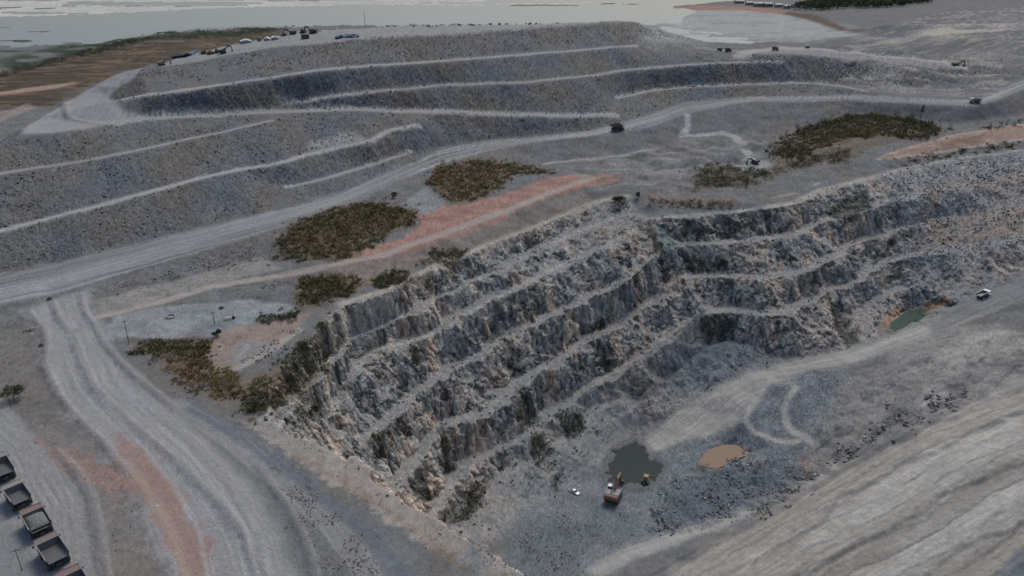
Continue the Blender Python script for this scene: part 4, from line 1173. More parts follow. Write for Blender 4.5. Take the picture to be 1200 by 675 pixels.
def blades(centers, heights, n_blade, width, cols, jitter=.3, lean=.45):
    n = len(centers); k_ = n_blade
    base = centers[:, None, :] + np.concatenate([rng.normal(0, .28, (n, k_, 2)) * heights[:, None, None] * .6, np.zeros((n, k_, 1)) - .1], 2)
    ang = rng.uniform(0, 2 * np.pi, (n, k_))
    h = heights[:, None] * rng.uniform(.5, 1.15, (n, k_))
    ln = rng.normal(0, lean, (n, k_, 2)) * h[..., None]
    tip = base + np.concatenate([ln, h[..., None]], 2)
    s = np.stack([np.cos(ang), np.sin(ang), np.zeros_like(ang)], -1) * width * rng.uniform(.7, 1.4, (n, k_, 1))
    v = np.stack([base - s, base + s, tip], 2)
    c = np.repeat(cols[:, None, None, :] * rng.uniform(1 - jitter, 1 + jitter, (n, k_, 1, 1)), 3, 2)
    c[:, :, 2] *= 1.35
    V = v.reshape(-1, 3)
    return V, np.arange(len(V)).reshape(-1, 3), c.reshape(-1, 3)

def pick(cols, n):
    cols = np.array(cols) * 1.6
    t = rng.integers(0, len(cols), n)
    return cols[t] * rng.uniform(.75, 1.25, (n, 1))

def join(parts):
    V, F, Cc, b = [], [], [], 0
    for v, f, c in parts:
        V.append(v); F.append(f + b); Cc.append(c); b += len(v)
    return np.concatenate(V), np.concatenate(F), np.concatenate(Cc)

OLIVE = [(.085, .07, .036), (.11, .085, .045), (.062, .058, .028), (.13, .1, .055)]
DGREEN = [(.026, .034, .016), (.04, .046, .022), (.022, .03, .014), (.055, .058, .027)]
STRAW = [(.17, .128, .078), (.14, .1, .058), (.19, .15, .095), (.11, .08, .048)]
REDB = [(.085, .048, .032), (.1, .062, .04), (.06, .042, .028)]
def scrub(label, groups):
    parts = []
    groups = list(groups) + [([(sum(a for a, b in p) / len(p) + 1.22 * (a_ - sum(a for a, b in p) / len(p)), sum(b for a, b in p) / len(p) + 1.25 * (b_ - sum(b for a, b in p) / len(p))) for a_, b_ in p], max(8, n // 9), kd, (hr[0] * .5, hr[1] * .6), cs, .15) for p, n, kd, hr, cs, cl in groups if n > 150 and p[0][0] > 100]
    for poly, n, kind, hr, cols, clump in groups:
        x, y = scatter(poly, n, clump, 9.0, len(label) + n)
        if not len(x):
            continue
        c = np.stack([x, y, surf_z(x, y)], 1)
        h = rng.uniform(*hr, len(x))
        if kind == 'grass':
            parts.append(blades(c, h * .8, 14, .13 * hr[1] / 1.6, pick(cols, len(x)), lean=.7))
        else:
            parts.append(leaves(c, h, 36, .28, pick(cols, len(x)), jitter=.35))
    V, F, Cc = join(parts)
    tag(new_mesh('scrub', V, F, M_LEAF, colors=Cc), label, 'scrub', kind='stuff')

V1 = [(323,285),(345,263),(400,244),(440,238),(485,247),(487,260),(455,270),(425,296),(372,307),(332,300)]
V2 = [(498,212),(520,193),(560,188),(610,193),(652,202),(602,206),(572,228),(545,237),(515,230)]
V5a = [(162,402),(190,399),(228,400),(252,404),(240,418),(200,416),(175,412)]
V5b = [(180,415),(240,420),(262,440),(290,455),(285,470),(240,462),(205,440)]
V5c = [(280,478),(300,450),(335,430),(355,405),(385,390),(398,408),(378,440),(340,455),(320,480),(300,490)]
V6 = [(898,180),(935,152),(1000,135),(1060,138),(1105,150),(1085,165),(1020,160),(960,170),(930,190)]
V6b = [(818,222),(815,196),(850,192),(900,204),(940,185),(1000,175),(990,190),(940,196),(905,206),(860,222)]
scrub("thick olive scrub island between haul road and pink track, left one", [(V1, 1300, 'grass', (1.0, 3.0), OLIVE + STRAW[:2], -.15), (V1, 500, 'bush', (.5, 1.4), OLIVE, -.1), (V1, 260, 'bush', (1.0, 2.0), DGREEN, .1), ([(322,285),(400,244),(485,247),(480,252),(400,252),(335,285)], 160, 'bush', (1.0, 1.9), DGREEN, 0)])
scrub("straw coloured scrub island above the pink track, right one", [(V2, 900, 'grass', (1.0, 3.0), STRAW + OLIVE, -.15), (V2, 400, 'bush', (.5, 1.4), STRAW[1:] + OLIVE, -.1), (V2, 150, 'bush', (1.0, 2.0), DGREEN, .1)])
scrub("dark green scrub mound under the pale track", [([(342,346),(360,326),(395,321),(424,327),(416,341),(380,358),(356,359)], 420, 'grass', (1.0, 2.4), OLIVE, 0), ([(345,350),(362,330),(400,326),(420,335),(380,357)], 220, 'bush', (.8, 1.7), DGREEN, 0)])
scrub("dark bushes in a strip along the cream pit rim path", [([(432,332),(460,316),(482,319),(470,332),(440,337)], 160, 'bush', (.7, 1.6), DGREEN + OLIVE[:2], 0), ([(487,311),(522,294),(548,292),(530,305),(495,315)], 150, 'bush', (.7, 1.6), DGREEN + OLIVE[:2], 0), ([(540,345),(548,330),(556,338)], 12, 'bush', (.7, 1.3), DGREEN, 0)])
scrub("brown and green scrub on the bank between near road and pit", [(V5a, 420, 'grass', (1.0, 2.4), OLIVE + DGREEN, 0), (V5b, 620, 'grass', (.7, 1.8), REDB + STRAW, 0), (V5b, 150, 'bush', (.6, 1.3), DGREEN + OLIVE, .1), (V5c, 330, 'bush', (.5, 1.5), DGREEN, .02), (V5c, 400, 'grass', (.6, 1.5), OLIVE, 0), ([(298,372),(340,362),(352,366),(345,378),(310,380)], 120, 'bush', (.5, 1.2), DGREEN, 0), ([(280,450),(262,430),(240,438),(262,468)], 150, 'grass', (.8, 1.8), [(.11, .095, .035), (.09, .08, .03)], 0)])
scrub("large dark green thicket on the mound below the far haul road", [(V6, 620, 'bush', (1.4, 3.0), DGREEN, -.1), (V6, 900, 'grass', (1.6, 3.2), OLIVE, 0), (V6b, 420, 'bush', (1.3, 2.8), DGREEN, -.05), ([(915,178),(985,150),(1050,150),(1000,160),(940,182)], 500, 'grass', (1.4, 2.6), STRAW[:2] + OLIVE, 0), ([(935,152),(1000,134),(1060,137),(1105,150),(1095,155),(1050,143),(1000,141),(945,156)], 200, 'bush', (1.8, 3.4), DGREEN[:3], 0)])
scrub("dark mossy growth clinging to the wet pit wall ledges", [(p_, n_k, 'bush', (.25, .6), DGREEN, 0) for p_, n_k in (
 ([(650,488),(682,486),(688,505),(668,516),(655,500)], 130), ([(618,520),(640,508),(652,532),(630,550)], 110), ([(535,592),(552,564),(570,572),(568,590),(540,612)], 120), ([(650,560),(658,554),(656,575)], 25), ([(478,424),(484,404),(494,430),(500,440),(490,446)], 60), ([(690,388),(704,366),(709,382)], 60), ([(700,432),(716,410),(724,425)], 50),
 ([(513,510),(522,503),(534,545),(524,550)], 60), ([(430,525),(468,495),(485,503),(455,535)], 110), ([(345,482),(372,472),(376,488),(352,503)], 60), ([(712,246),(730,232),(742,240),(730,252)], 60), ([(605,490),(620,478),(632,492),(612,506)], 50))])
scrub("low brown bushes lining the red strip along the far rim", [([(757,232),(800,236),(860,240),(862,246),(800,245),(760,242)], 160, 'bush', (.6, 1.4), REDB + OLIVE, 0), ([(1050,190),(1100,180),(1200,166),(1200,172),(1100,186),(1055,196)], 220, 'bush', (.6, 1.5), OLIVE + DGREEN, .1), ([(1150,152),(1180,143),(1200,140),(1195,147),(1160,156)], 60, 'bush', (.8, 1.6), DGREEN + REDB, 0)])
scrub("dark green marsh plants along the lake shore", [([(0,84),(60,70),(110,57),(150,47),(180,46),(150,54),(110,64),(60,76),(0,92)], 500, 'bush', (2.0, 4.5), DGREEN, .05), ([(150,46),(200,38),(300,32),(330,34),(300,42),(220,46)], 500, 'bush', (2.5, 5.5), DGREEN, .0)])
# wood on the far shore
x, y = scatter([(925,12),(960,2),(1085,1),(1092,4),(1060,8),(1000,10),(960,13)], 420, 0)
c_ = np.stack([x, y, surf_z(x, y) + 3], 1)
V, F, Cc = leaves(c_, rng.uniform(5, 9, len(x)), 34, 1.5, pick(DGREEN, len(x)), squash=1.1)
tag(new_mesh('far_wood', V, F, M_LEAF, colors=Cc), "dark belt of trees on the far shore", 'wood', kind='stuff')

# ------------------------------------------------------------------ built things: helpers
class Shape:
    def __init__(self):
        self.v = []; self.f = []
    def add(self, V, F):
        b = len(self.v)
        self.v.extend([tuple(p) for p in V]); self.f.extend([tuple(b + i for i in q) for q in F])
        return self
    def box(self, x0, x1, y0, y1, z0, z1, top=None):
        t = top or (x0, x1, y0, y1)
        V = [(x0, y0, z0), (x1, y0, z0), (x1, y1, z0), (x0, y1, z0), (t[0], t[2], z1), (t[1], t[2], z1), (t[1], t[3], z1), (t[0], t[3], z1)]
        return self.add(V, [(0, 3, 2, 1), (4, 5, 6, 7), (0, 1, 5, 4), (1, 2, 6, 5), (2, 3, 7, 6), (3, 0, 4, 7)])
    def prism(self, pts, y0, y1):
        """side outline in x,z swept across y"""
        n = len(pts)
        V = [(x, y0, z) for x, z in pts] + [(x, y1, z) for x, z in pts]
        F = [tuple(range(n))[::-1], tuple(range(n, 2 * n))] + [(i, (i + 1) % n, n + (i + 1) % n, n + i) for i in range(n)]
        return self.add(V, F)
    def cyl(self, a, b, r0, r1=None, n=12):
        r1 = r0 if r1 is None else r1
        a = Vector(a); b = Vector(b); d = (b - a).normalized()
        u = d.orthogonal().normalized(); w = d.cross(u)
        V = []
        for c, r in ((a, r0), (b, r1)):
            for i in range(n):
                t = 2 * math.pi * i / n
                V.append(c + u * (r * math.cos(t)) + w * (r * math.sin(t)))
        F = [tuple(range(n))[::-1], tuple(range(n, 2 * n))] + [(i, (i + 1) % n, n + (i + 1) % n, n + i) for i in range(n)]
        return self.add(V, F)
    def bar(self, a, b, w, h):
        a = Vector(a); b = Vector(b); d = (b - a).normalized()
        s = d.cross(Vector((0, 0, 1)))
        s = s.normalized() if s.length > 1e-4 else Vector((0, 1, 0))
        u = s.cross(d)
        V = [p + s * (i * w / 2) + u * (j * h / 2) for p in (a, b) for i, j in ((-1, -1), (1, -1), (1, 1), (-1, 1))]
        return self.add(V, [(3, 2, 1, 0), (4, 5, 6, 7), (0, 1, 5, 4), (1, 2, 6, 5), (2, 3, 7, 6), (3, 0, 4, 7)])
    def build(self, name, mat, parent=None, bevel=0.0):
        me = bpy.data.meshes.new(name)
        me.from_pydata(self.v, [], self.f)
        me.materials.append(mat)
        me.update()
        o = bpy.data.objects.new(name, me)
        COL.objects.link(o)
        if parent is not None:
            o.parent = parent
        if bevel:
            md = o.modifiers.new("bevel", 'BEVEL'); md.width = bevel; md.segments = 1; md.limit_method = 'ANGLE'
        return o

def thing(name, label, cat, group=None):
    o = bpy.data.objects.new(name, None)
    o.empty_display_size = .5
    COL.objects.link(o)
    return tag(o, label, cat, group)

def copy_tree(o, parent=None, swap=None):
    c = o.copy()
    if swap and o.type == 'MESH' and o.data.materials and o.data.materials[0] in swap:
        c.data = o.data.copy(); c.data.materials[0] = swap[o.data.materials[0]]
    COL.objects.link(c)
    c.parent = parent
    for ch in list(o.children):
        copy_tree(ch, c, swap)
    return c

def put(o, x, y, heading, scale=1.0, dz=0.0, tilt=True, span_=2.5):
    h = math.radians(heading)
    d = Vector((math.cos(h), math.sin(h), 0)); l = Vector((-d.y, d.x, 0))
    z = ground_z(x, y)
    if tilt:
        s = span_ * scale
        sx = (ground_z(x + d.x * s, y + d.y * s) - ground_z(x - d.x * s, y - d.y * s)) / (2 * s)
        sy = (ground_z(x + l.x * s, y + l.y * s) - ground_z(x - l.x * s, y - l.y * s)) / (2 * s)
        sx = max(-.2, min(.2, sx)); sy = max(-.15, min(.15, sy))
        X = Vector((d.x, d.y, sx)).normalized(); Y = Vector((l.x, l.y, sy)); N = X.cross(Y).normalized(); Y = N.cross(X)
        R = Matrix((X, Y, N)).transposed()
        o.rotation_euler = R.to_euler()
    else:
        o.rotation_euler = (0, 0, h)
    o.location = (x, y, z + dz)
    o.scale = (scale,) * 3
    return o

# ------------------------------------------------------------------ rigid haul truck (x forward)
def make_truck():
    t = thing('haul_truck', 'x', 'haul truck', 'haul trucks parked nose to tail on the lower road')
    Shape().box(-4.1, 4.7, -.75, .75, 1.15, 1.95).box(-2.9, -1.7, -2.0, 2.0, 1.0, 1.7).box(2.5, 3.7, -1.9, 1.9, 1.0, 1.6).build('chassis', M['steel'], t)
    for x, ys in ((3.1, (-2.2, 2.2)), (-2.3, (-2.35, -1.35, 1.35, 2.35))):
        for yy in ys:
            w = .85 if x > 0 else .8
            s = 1 if yy > 0 else -1
            wh = Shape().cyl((x, yy - w / 2, 1.3), (x, yy + w / 2, 1.3), 1.3, n=20)
            wo_ = wh.build('wheel', M['rubber'], t, .12)
            Shape().cyl((x, yy + s * (w / 2 - .02), 1.3), (x, yy + s * (w / 2 + .06), 1.3), .62, .5, n=14).build('rim', M['greyp'], wo_)
    b = Shape()
    # tray: floor rising to the tail, two flaring sides, head wall, outer ribs
    b.prism([(-4.7, 3.15), (-4.5, 2.95), (2.3, 2.35), (2.75, 2.6), (2.75, 2.85), (2.2, 2.65), (-4.65, 3.3)], -2.25, 2.25)
    for s in (-1, 1):
        V = [(-4.6, s * 2.2, 3.1), (2.6, s * 2.2, 2.45), (2.9, s * 2.6, 4.65), (-4.3, s * 2.6, 4.45), (-4.6, s * 2.38, 3.1), (2.6, s * 2.38, 2.45), (2.9, s * 2.82, 4.65), (-4.3, s * 2.82, 4.45)]
        F = [(0, 1, 2, 3), (7, 6, 5, 4), (0, 4, 5, 1), (1, 5, 6, 2), (2, 6, 7, 3), (3, 7, 4, 0)]
        b.add(V, F if s > 0 else [q[::-1] for q in F])
        for xr in (-3.2, -1.6, 0, 1.5):
            b.bar((xr, s * 2.42, 2.85), (xr + .05, s * 2.88, 4.45), .22, .2)
    b.prism([(2.35, 2.4), (2.65, 2.4), (3.15, 4.7), (2.9, 4.7)], -2.6, 2.6)
    bed = b.build('bed', M['bed'], t)
    rl = Shape()
    for s in (-1, 1):
        rl.bar((-4.35, s * 2.74, 4.5), (3.0, s * 2.74, 4.72), .26, .2)
    rl.bar((2.95, -2.7, 4.75), (2.95, 2.7, 4.75), .2, .2)
    rl.build('rim_rail', M['greyp'], bed)
    Shape().prism([(2.95, 4.62), (5.05, 4.85), (5.05, 5.02), (2.95, 4.8)], -2.75, 2.75).box(4.9, 5.06, -2.75, 2.75, 4.99, 5.16).build('canopy', M['red'], t)
    cb = Shape().box(3.15, 4.65, .55, 2.25, 2.55, 4.25, (3.2, 4.5, .6, 2.2)).build('cab', M['yellow'], t)
    Shape().box(4.58, 4.66, .7, 2.1, 3.3, 4.05).build('window', M['glass'], cb)
    Shape().box(3.4, 4.4, 2.2, 2.28, 3.3, 4.05).build('window', M['glass'], cb)
    Shape().box(2.8, 4.95, -2.7, 2.7, 2.35, 2.55).build('deck', M['yellow'], t)
    Shape().box(4.55, 5.05, -1.1, 1.1, 1.3, 2.9).build('grille', M['steel'], t)
    Shape().box(4.7, 5.25, -2.3, 2.3, .85, 1.25).build('bumper', M['steel'], t)
    for s in (-1, 1):
        Shape().box(5.02, 5.1, s * 1.7 - .25, s * 1.7 + .25, 1.5, 1.8).build('headlight', M['white'], t)
        Shape().bar((4.7, s * 2.6, 3.2), (4.9, s * 3.15, 3.3), .08, .08).box(4.8, 4.95, s * 3.2 - .18, s * 3.2 + .18, 2.9, 3.6).build('mirror', M['steel'], t)
        Shape().box(-.9, 1.3, s * 1.7 - .5, s * 1.7 + .5, 1.1, 2.0).build('tank', M['steel'], t)
    hr = Shape()
    for p in ((3.0, -2.65), (4.9, -2.65), (4.9, .4)):
        hr.bar((p[0], p[1], 2.5), (p[0], p[1], 3.53), .06, .06)
    hr.bar((4.9, -2.65, 3.5), (4.9, .4, 3.5), .06, .06).bar((3.0, -2.65, 3.5), (4.9, -2.65, 3.5), .06, .06)
    hr.build('handrail', M['steel'], t)
    return t

truck = make_truck()
HEAD = 134.0
TRUCKS = [((-151.9, 195.2), 'dark empty haul truck cut off by the photo edge, front of the parked row', {M['red']: M['greyp']}, 1.0),
          ((-140.0, 182.9), 'parked haul truck with pale grey canopy, second in the row', {M['red']: M['greyp']}, .93),
          ((-128.4, 171.7), 'parked haul truck with red canopy, its bed full of crushed ore', {}, 1.0),
          ((-118.2, 160.4), 'parked haul truck with dusty brown canopy and deep empty bed', {M['red']: M['brownp']}, 1.0),
          ((-106.6, 148.7), 'red canopied haul truck at the bottom edge, last of the parked row', {}, 1.0)]
for i, ((x, y), lab, swap, sc) in enumerate(TRUCKS):
    o = truck if i == 0 else copy_tree(truck, None, swap)
    o['label'] = lab
    put(o, x, y, HEAD + (0, 1.5, -1, 1, -1)[i], sc)
for ch in truck.children:
    if ch.type == 'MESH' and ch.data.materials[0] == M['red']:
        ch.data = ch.data.copy(); ch.data.materials[0] = M['greyp']

def heap_mesh(name, L, W, H, mat, seed=1, n=22):
    V, F = [], []
    for i in range(n):
        for j in range(n):
            u = i / (n - 1) * 2 - 1; v = j / (n - 1) * 2 - 1
            e = max(0, 1 - abs(u) ** 2.5) * max(0, 1 - abs(v) ** 2.5)
            V.append((u * L / 2, v * W / 2, H * e ** .7 + .22 * e ** .3 * float(perlin(np.array([u * 5 + seed]), np.array([v * 5]), seed)[0])))
    for i in range(n - 1):
        for j in range(n - 1):
            F.append((i * n + j, (i + 1) * n + j, (i + 1) * n + j + 1, i * n + j + 1))
    return new_mesh(name, V, F, mat)
ld = heap_mesh('ore_load', 6.7, 4.7, 1.1, M['ore'])
tag(ld, 'grey heap of crushed ore filling the red canopied truck', 'ore load')
ld.rotation_euler = (0, 0, math.radians(HEAD - 1))
ld.location = (-128.4 + .7 * .695, 171.7 - .7 * .719, ground_z(-128.4, 171.7) + 3.75)

FAR = [((723,153), 14, 'loaded dark truck driving along the main haul road', .95, M['brownp']), ((843.5,59.5), 150, 'left of two dark trucks at the heap plateau edge', .45, M['greyp']), ((853,60.5), 10, 'right of two dark trucks at the heap plateau edge', .6, M['greyp']),
       ((908,59), -20, 'dark truck on the pale plateau road below the small mound', .6, M['brownp']), ((946,56.5), 95, 'truck with bright white body on the plateau road', .5, M['white']), ((1143,121), 175, 'pale topped truck on the far right bend of the haul road', .8, M['white']),
       ((1152,349), 22, 'pale truck driving up the pit ramp at the right', .72, M['white'])]
for (px_, py_), hd, lab, sc, mat in FAR:
    x, y, z = spot(px_, py_)
    o = copy_tree(truck, None, {M['greyp']: mat, M['yellow']: M['greyp']} if mat is not M['white'] else {M['greyp']: M['white'], M['bed']: M['greyp'], M['yellow']: M['white']})
    o['label'] = lab; o['group'] = 'haul trucks driving on the quarry roads'
    put(o, x, y, hd, sc)

# ------------------------------------------------------------------ crawler excavator (x forward)
def track_part(t, y, L, R, W):
    n = 10
    pts = [(-L / 2 + R * math.cos(a), R + R * math.sin(a)) for a in np.linspace(math.pi / 2, 3 * math.pi / 2, n)] + [(L / 2 + R * math.cos(a), R + R * math.sin(a)) for a in np.linspace(-math.pi / 2, math.pi / 2, n)]
    o = Shape().prism(pts[::-1], y - W / 2, y + W / 2).build('track', M['rubber'], t)
    s = Shape()
    for xx in np.arange(-L / 2, L / 2, .55):
        s.box(xx, xx + .3, y - W / 2 - .02, y + W / 2 + .02, 2 * R - .03, 2 * R + .08)
    s.build('track_pads', M['steel'], o)
def make_excavator(big=True):
    t = thing('excavator', 'x', 'excavator')
    for s in (-1, 1):
        track_part(t, s * 2.35, 5.4, .8, 1.2)
    Shape().box(-1.9, 1.9, -1.8, 1.8, .7, 1.6).cyl((0, 0, 1.5), (0, 0, 2.05), 1.5, n=20).build('undercarriage', M['steel'], t)
    up_ = Shape().box(-3.6, 2.4, -3.0, 3.0, 2.0, 2.5).build('platform', M['steel'], t)
    Shape().box(-3.2, 1.6, -3.0, -.9, 2.5, 4.5, (-3.1, 1.4, -2.95, -1.0)).build('engine_housing', M['greyp'], t, .08)
    Shape().box(-3.2, .4, .9, 3.0, 2.5, 4.3, (-3.1, .3, 1.0, 2.9)).build('engine_housing', M['greyp'], t, .08)
    Shape().box(-3.0, .9, -.88, .88, 2.5, 3.7).build('engine_deck', M['steel'], t)
    Shape().prism([(-4.9, 2.3), (-3.3, 2.0), (-3.3, 4.5), (-4.4, 4.4), (-4.95, 3.8)], -2.9, 2.9).build('counterweight', M['orange'], t, .15)
    cab = Shape().box(.7, 2.6, 1.3, 3.0, 2.5, 5.1, (.8, 2.4, 1.4, 2.9)).build('cab', M['steel'], t)
    Shape().box(2.5, 2.62, 1.5, 2.8, 3.3, 4.8).build('window', M['glass'], cab)
    Shape().box(.7, 2.5, 1.35, 2.95, 5.1, 5.3).build('cab_roof', M['white'], cab)
    hr = Shape()
    for a, b in (((-3.2, -2.95, 5.2), (1.4, -2.95, 5.2)), ((-3.2, 2.95, 5.2), (.3, 2.95, 5.2)), ((-3.2, -2.95, 5.2), (-3.2, 2.95, 5.2))):
        hr.bar(a, b, .07, .07)
    for p in ((-3.2, -2.95), (1.4, -2.95), (-3.2, 2.95), (.3, 2.95)):
        hr.bar((p[0], p[1], 4.2), (p[0], p[1], 5.2), .07, .07)
    hr.build('handrail', M['white'], t)
    bo = Shape()
    bo.prism([(1.4, 2.6), (2.3, 2.6), (5.6, 5.6), (9.3, 6.1), (9.2, 7.0), (5.2, 6.9), (1.5, 3.6)], -.55, .55)
    boom = bo.build('boom', M['orange'], t, .05)
    for s in (-1, 1):
        Shape().cyl((2.3, s * .85, 2.5), (5.2, s * .85, 5.6), .22, .16, n=10).build('hydraulic_ram', M['greyp'], boom)
    Shape().cyl((5.0, .2, 7.2), (8.9, .2, 7.1), .2, .15, n=10).build('hydraulic_ram', M['greyp'], boom)
    st_o = Shape().prism([(8.5, 7.3), (9.4, 7.2), (10.4, 3.6), (10.2, 2.2), (9.6, 2.3), (9.2, 4.4)], -.42, .42).build('stick', M['orange'], t, .05)
    Shape().prism([(9.5, 2.5), (10.4, 2.6), (10.7, 1.2), (10.0, .25), (8.6, .35), (8.3, .8), (9.4, 1.0)], -1.35, 1.35).build('bucket', M['steel'], t, .05)
    return t
exc = make_excavator()
exc['label'] = 'large rusty orange excavator with white cab roof on the pit floor'
x, y, _z = survey(719, 584, -73)
put(exc, x, y, 66, 1.0)
SMALL = [((190,77), 30, 'brown excavator at the left tip of the heap top', .62), ((262,62.5), 20, 'dark excavator beside the yellow machines on the heap top', .66), ((884,192), 200, 'small dark excavator on the pale pad at the spur road end', .6), ((1120,78), 5, 'small excavator at the right end of the pale plateau road', .75),
         ((343,41), 190, 'left excavator of the dark machines on the heap top', .72), ((367,39), 160, 'right excavator of the dark machines on the heap top, arm raised', .78)]
for (px_, py_), hd, lab, sc in SMALL:
    o = copy_tree(exc, None, {M['greyp']: M['yellow'], M['orange']: M['brownp']} if px_ < 250 else {M['greyp']: M['dpaint'], M['orange']: M['steel']})
    o['label'] = lab; o['group'] = 'smaller excavators around the quarry'
    x, y, z = spot(px_, py_)
    put(o, x, y, hd, sc)

# ------------------------------------------------------------------ bulldozer / loader
def make_dozer():
    t = thing('bulldozer', 'yellow bulldozer with white lamps at the dark pond edge', 'bulldozer')
    for s in (-1, 1):
        track_part(t, s * 1.35, 3.4, .6, .65)
    Shape().box(-2.0, 2.0, -1.0, 1.0, .7, 1.6).build('chassis', M['steel'], t)
    Shape().box(.2, 2.3, -.75, .75, 1.5, 2.5, (.2, 2.2, -.65, .65)).build('engine_hood', M['yellow'], t, .06)
    cab = Shape().box(-1.3, .3, -.9, .9, 1.5, 3.4, (-1.2, .15, -.8, .8)).build('cab', M['yellow'], t)
    Shape().box(-1.35, .3, -.95, .95, 3.4, 3.55).build('cab_roof', M['yellow'], cab)
    Shape().box(.16, .34, -.7, .7, 2.5, 3.3).build('window', M['glass'], cab)
    Shape().prism([(2.7, .1), (3.0, .0), (2.85, .8), (3.05, 1.6), (2.8, 1.6), (2.62, .8)], -2.0, 2.0).build('blade', M['greyp'], t)
    for s in (-1, 1):
        Shape().bar((-.3, s * 1.8, .7), (2.75, s * 1.8, .5), .18, .25).build('push_arm', M['yellow'], t)
        Shape().box(.1, .3, s * .7 - .15, s * .7 + .15, 3.56, 3.8).build('lamp', M['white'], cab)
    Shape().bar((-2.0, 0, 1.2), (-3.2, 0, 1.3), .4, .4).box(-3.4, -3.1, -.15, .15, .2, 1.4).build('ripper', M['steel'], t)
    return t
dz_ = make_dozer()
x, y, _z = survey(757, 565, -73)
put(dz_, x, y, 65, 1.05)
YM = [((239,63), 20, 'left yellow bulldozer beside the blue sheeting', .95), ((247,63.5), 160, 'middle yellow bulldozer beside the blue sheeting', .9), ((255,62), 10, 'right yellow bulldozer next to the dark excavator', .95), ((333,42.5), 20, 'dark bulldozer left of the machines on the heap top', .85), ((355,39), 30, 'dark bulldozer between two excavators on the heap top', 1.0), ((304,48), 90, 'small dark machine beside the white tents', .7)]
for (px_, py_), hd, lab, sc in YM:
    o = copy_tree(dz_, None, {M['yellow']: M['dpaint'], M['white']: M['greyp']} if px_ > 290 else None)
    o['label'] = lab; o['group'] = 'bulldozers standing on the heap top'
    x, y, z = spot(px_, py_)
    put(o, x, y, hd, sc)

# ------------------------------------------------------------------ pickup
def make_pickup():
    t = thing('pickup_truck', 'white pickup parked alone on the pit floor', 'pickup')
    b = Shape().prism([(-2.6, .55), (2.55, .5), (2.65, .95), (1.3, 1.15), (-2.65, 1.15)], -.92, .92).build('body', M['white'], t, .05)
    c = Shape().box(-.9, 1.2, -.85, .85, 1.12, 1.8, (-.7, .6, -.72, .72)).build('cabin', M['white'], t, .04)
    for s in (-1, 1):
        Shape().add([(-.7, s * .84, 1.2), (1.0, s * .84, 1.2), (.58, s * .75, 1.7), (-.62, s * .75, 1.7)], [(0, 1, 2, 3)]).build('window', M['glass'], c)
    Shape().add([(1.22, -.78, 1.16), (1.22, .78, 1.16), (.66, .68, 1.75), (.66, -.68, 1.75)], [(0, 1, 2, 3)]).build('windscreen', M['glass'], c)
    Shape().box(-2.5, -1.0, -.75, .75, 1.14, 1.17).build('cargo_bed', M['steel'], t)
    for xx in (-1.6, 1.6):
        for s in (-1, 1):
            w = Shape().cyl((xx, s * .95, .4), (xx, s * .68, .4), .4, n=14).build('wheel', M['rubber'], t)
            Shape().cyl((xx, s * .96, .4), (xx, s * .94, .4), .22, n=10).build('rim', M['greyp'], w)
    return t
pk = make_pickup()
x, y, _z = survey(673, 578, -73.4)
put(pk, x, y, -44)

# ------------------------------------------------------------------ poles, mast, shed, sheeting, tents, container
def pole(px_, py_, h, lab, arm=True, r=.14):
    x, y, z = spot(px_, py_)
    t = thing('utility_pole', lab, 'pole', 'utility poles')
    Shape().cyl((0, 0, -.6), (0, 0, h), r, r * .7, n=10).build('shaft', M['wood'], t)
    if arm:
        a = Shape().bar((-.9, 0, h - .5), (.9, 0, h - .5), .12, .14).build('crossarm', M['wood'], t)
        for xx in (-.75, 0, .75):
            Shape().cyl((xx, 0, h - .43), (xx, 0, h - .12), .07, .05, n=8).build('insulator', M['conc'], a)
    t.location = (x, y, z)
    t.rotation_euler = (0, 0, math.radians(25))
pole(151.5, 404, 10.6, 'tall dark pole at the corner of the grey pad')
pole(251.5, 379.5, 5.4, 'short dark pole in the middle of the grey pad', r=.17)
pole(273.8, 374, 4.4, 'thin bare pole beside the white box on the pad', False, .06)
pole(14, 481, 6.6, 'thin pole in front of the bush at the left edge', False, .1)
pole(26, 669, 7.2, 'leaning lamp pole left of the parked trucks', True, .1)
pole(428, 33, 14, 'thin mast standing on the far edge of the heap top', False, .18)

def place_simple(name, lab, cat, px_, py_, parts, rot=0.0, group=None):
    x, y, z = spot(px_, py_)
    t = thing(name, lab, cat, group)
    for nm, sh, mat in parts:
        sh.build(nm, mat, t)
    t.location = (x, y, z); t.rotation_euler = (0, 0, math.radians(rot))
    return t
place_simple('pump_box', 'small white box with black hose drum on the grey pad', 'pump', 268, 374.5, [('housing', Shape().box(-1.5, 1.1, -.8, .8, 0, .9, (-1.4, 1.0, -.7, .7)), M['white']), ('lid', Shape().box(-1.5, 1.1, -.8, .8, .92, 1.02), M['conc']), ('hose_drum', Shape().cyl((2.0, -.6, .65), (2.0, .6, .65), .65, n=14), M['hose'])], 15)
def ring(px_, py_):
    x, y, z = spot(px_, py_)
    n = 28; V = []; F = []
    prof = [(2.0, -.1), (2.05, .35), (1.65, .4), (1.6, .05)]
    for i in range(n):
        a = 2 * math.pi * i / n
        V += [(r * math.cos(a), r * math.sin(a), h) for r, h in prof]
    for i in range(n):
        for k_ in range(3):
            F.append((i * 4 + k_, ((i + 1) % n) * 4 + k_, ((i + 1) % n) * 4 + k_ + 1, i * 4 + k_ + 1))
    o = new_mesh('kerb_ring', V, F, M['conc'])
    o.location = (x, y, z)
    tag(o, 'round low concrete ring set in the grey pad', 'kerb ring')
ring(200, 371)
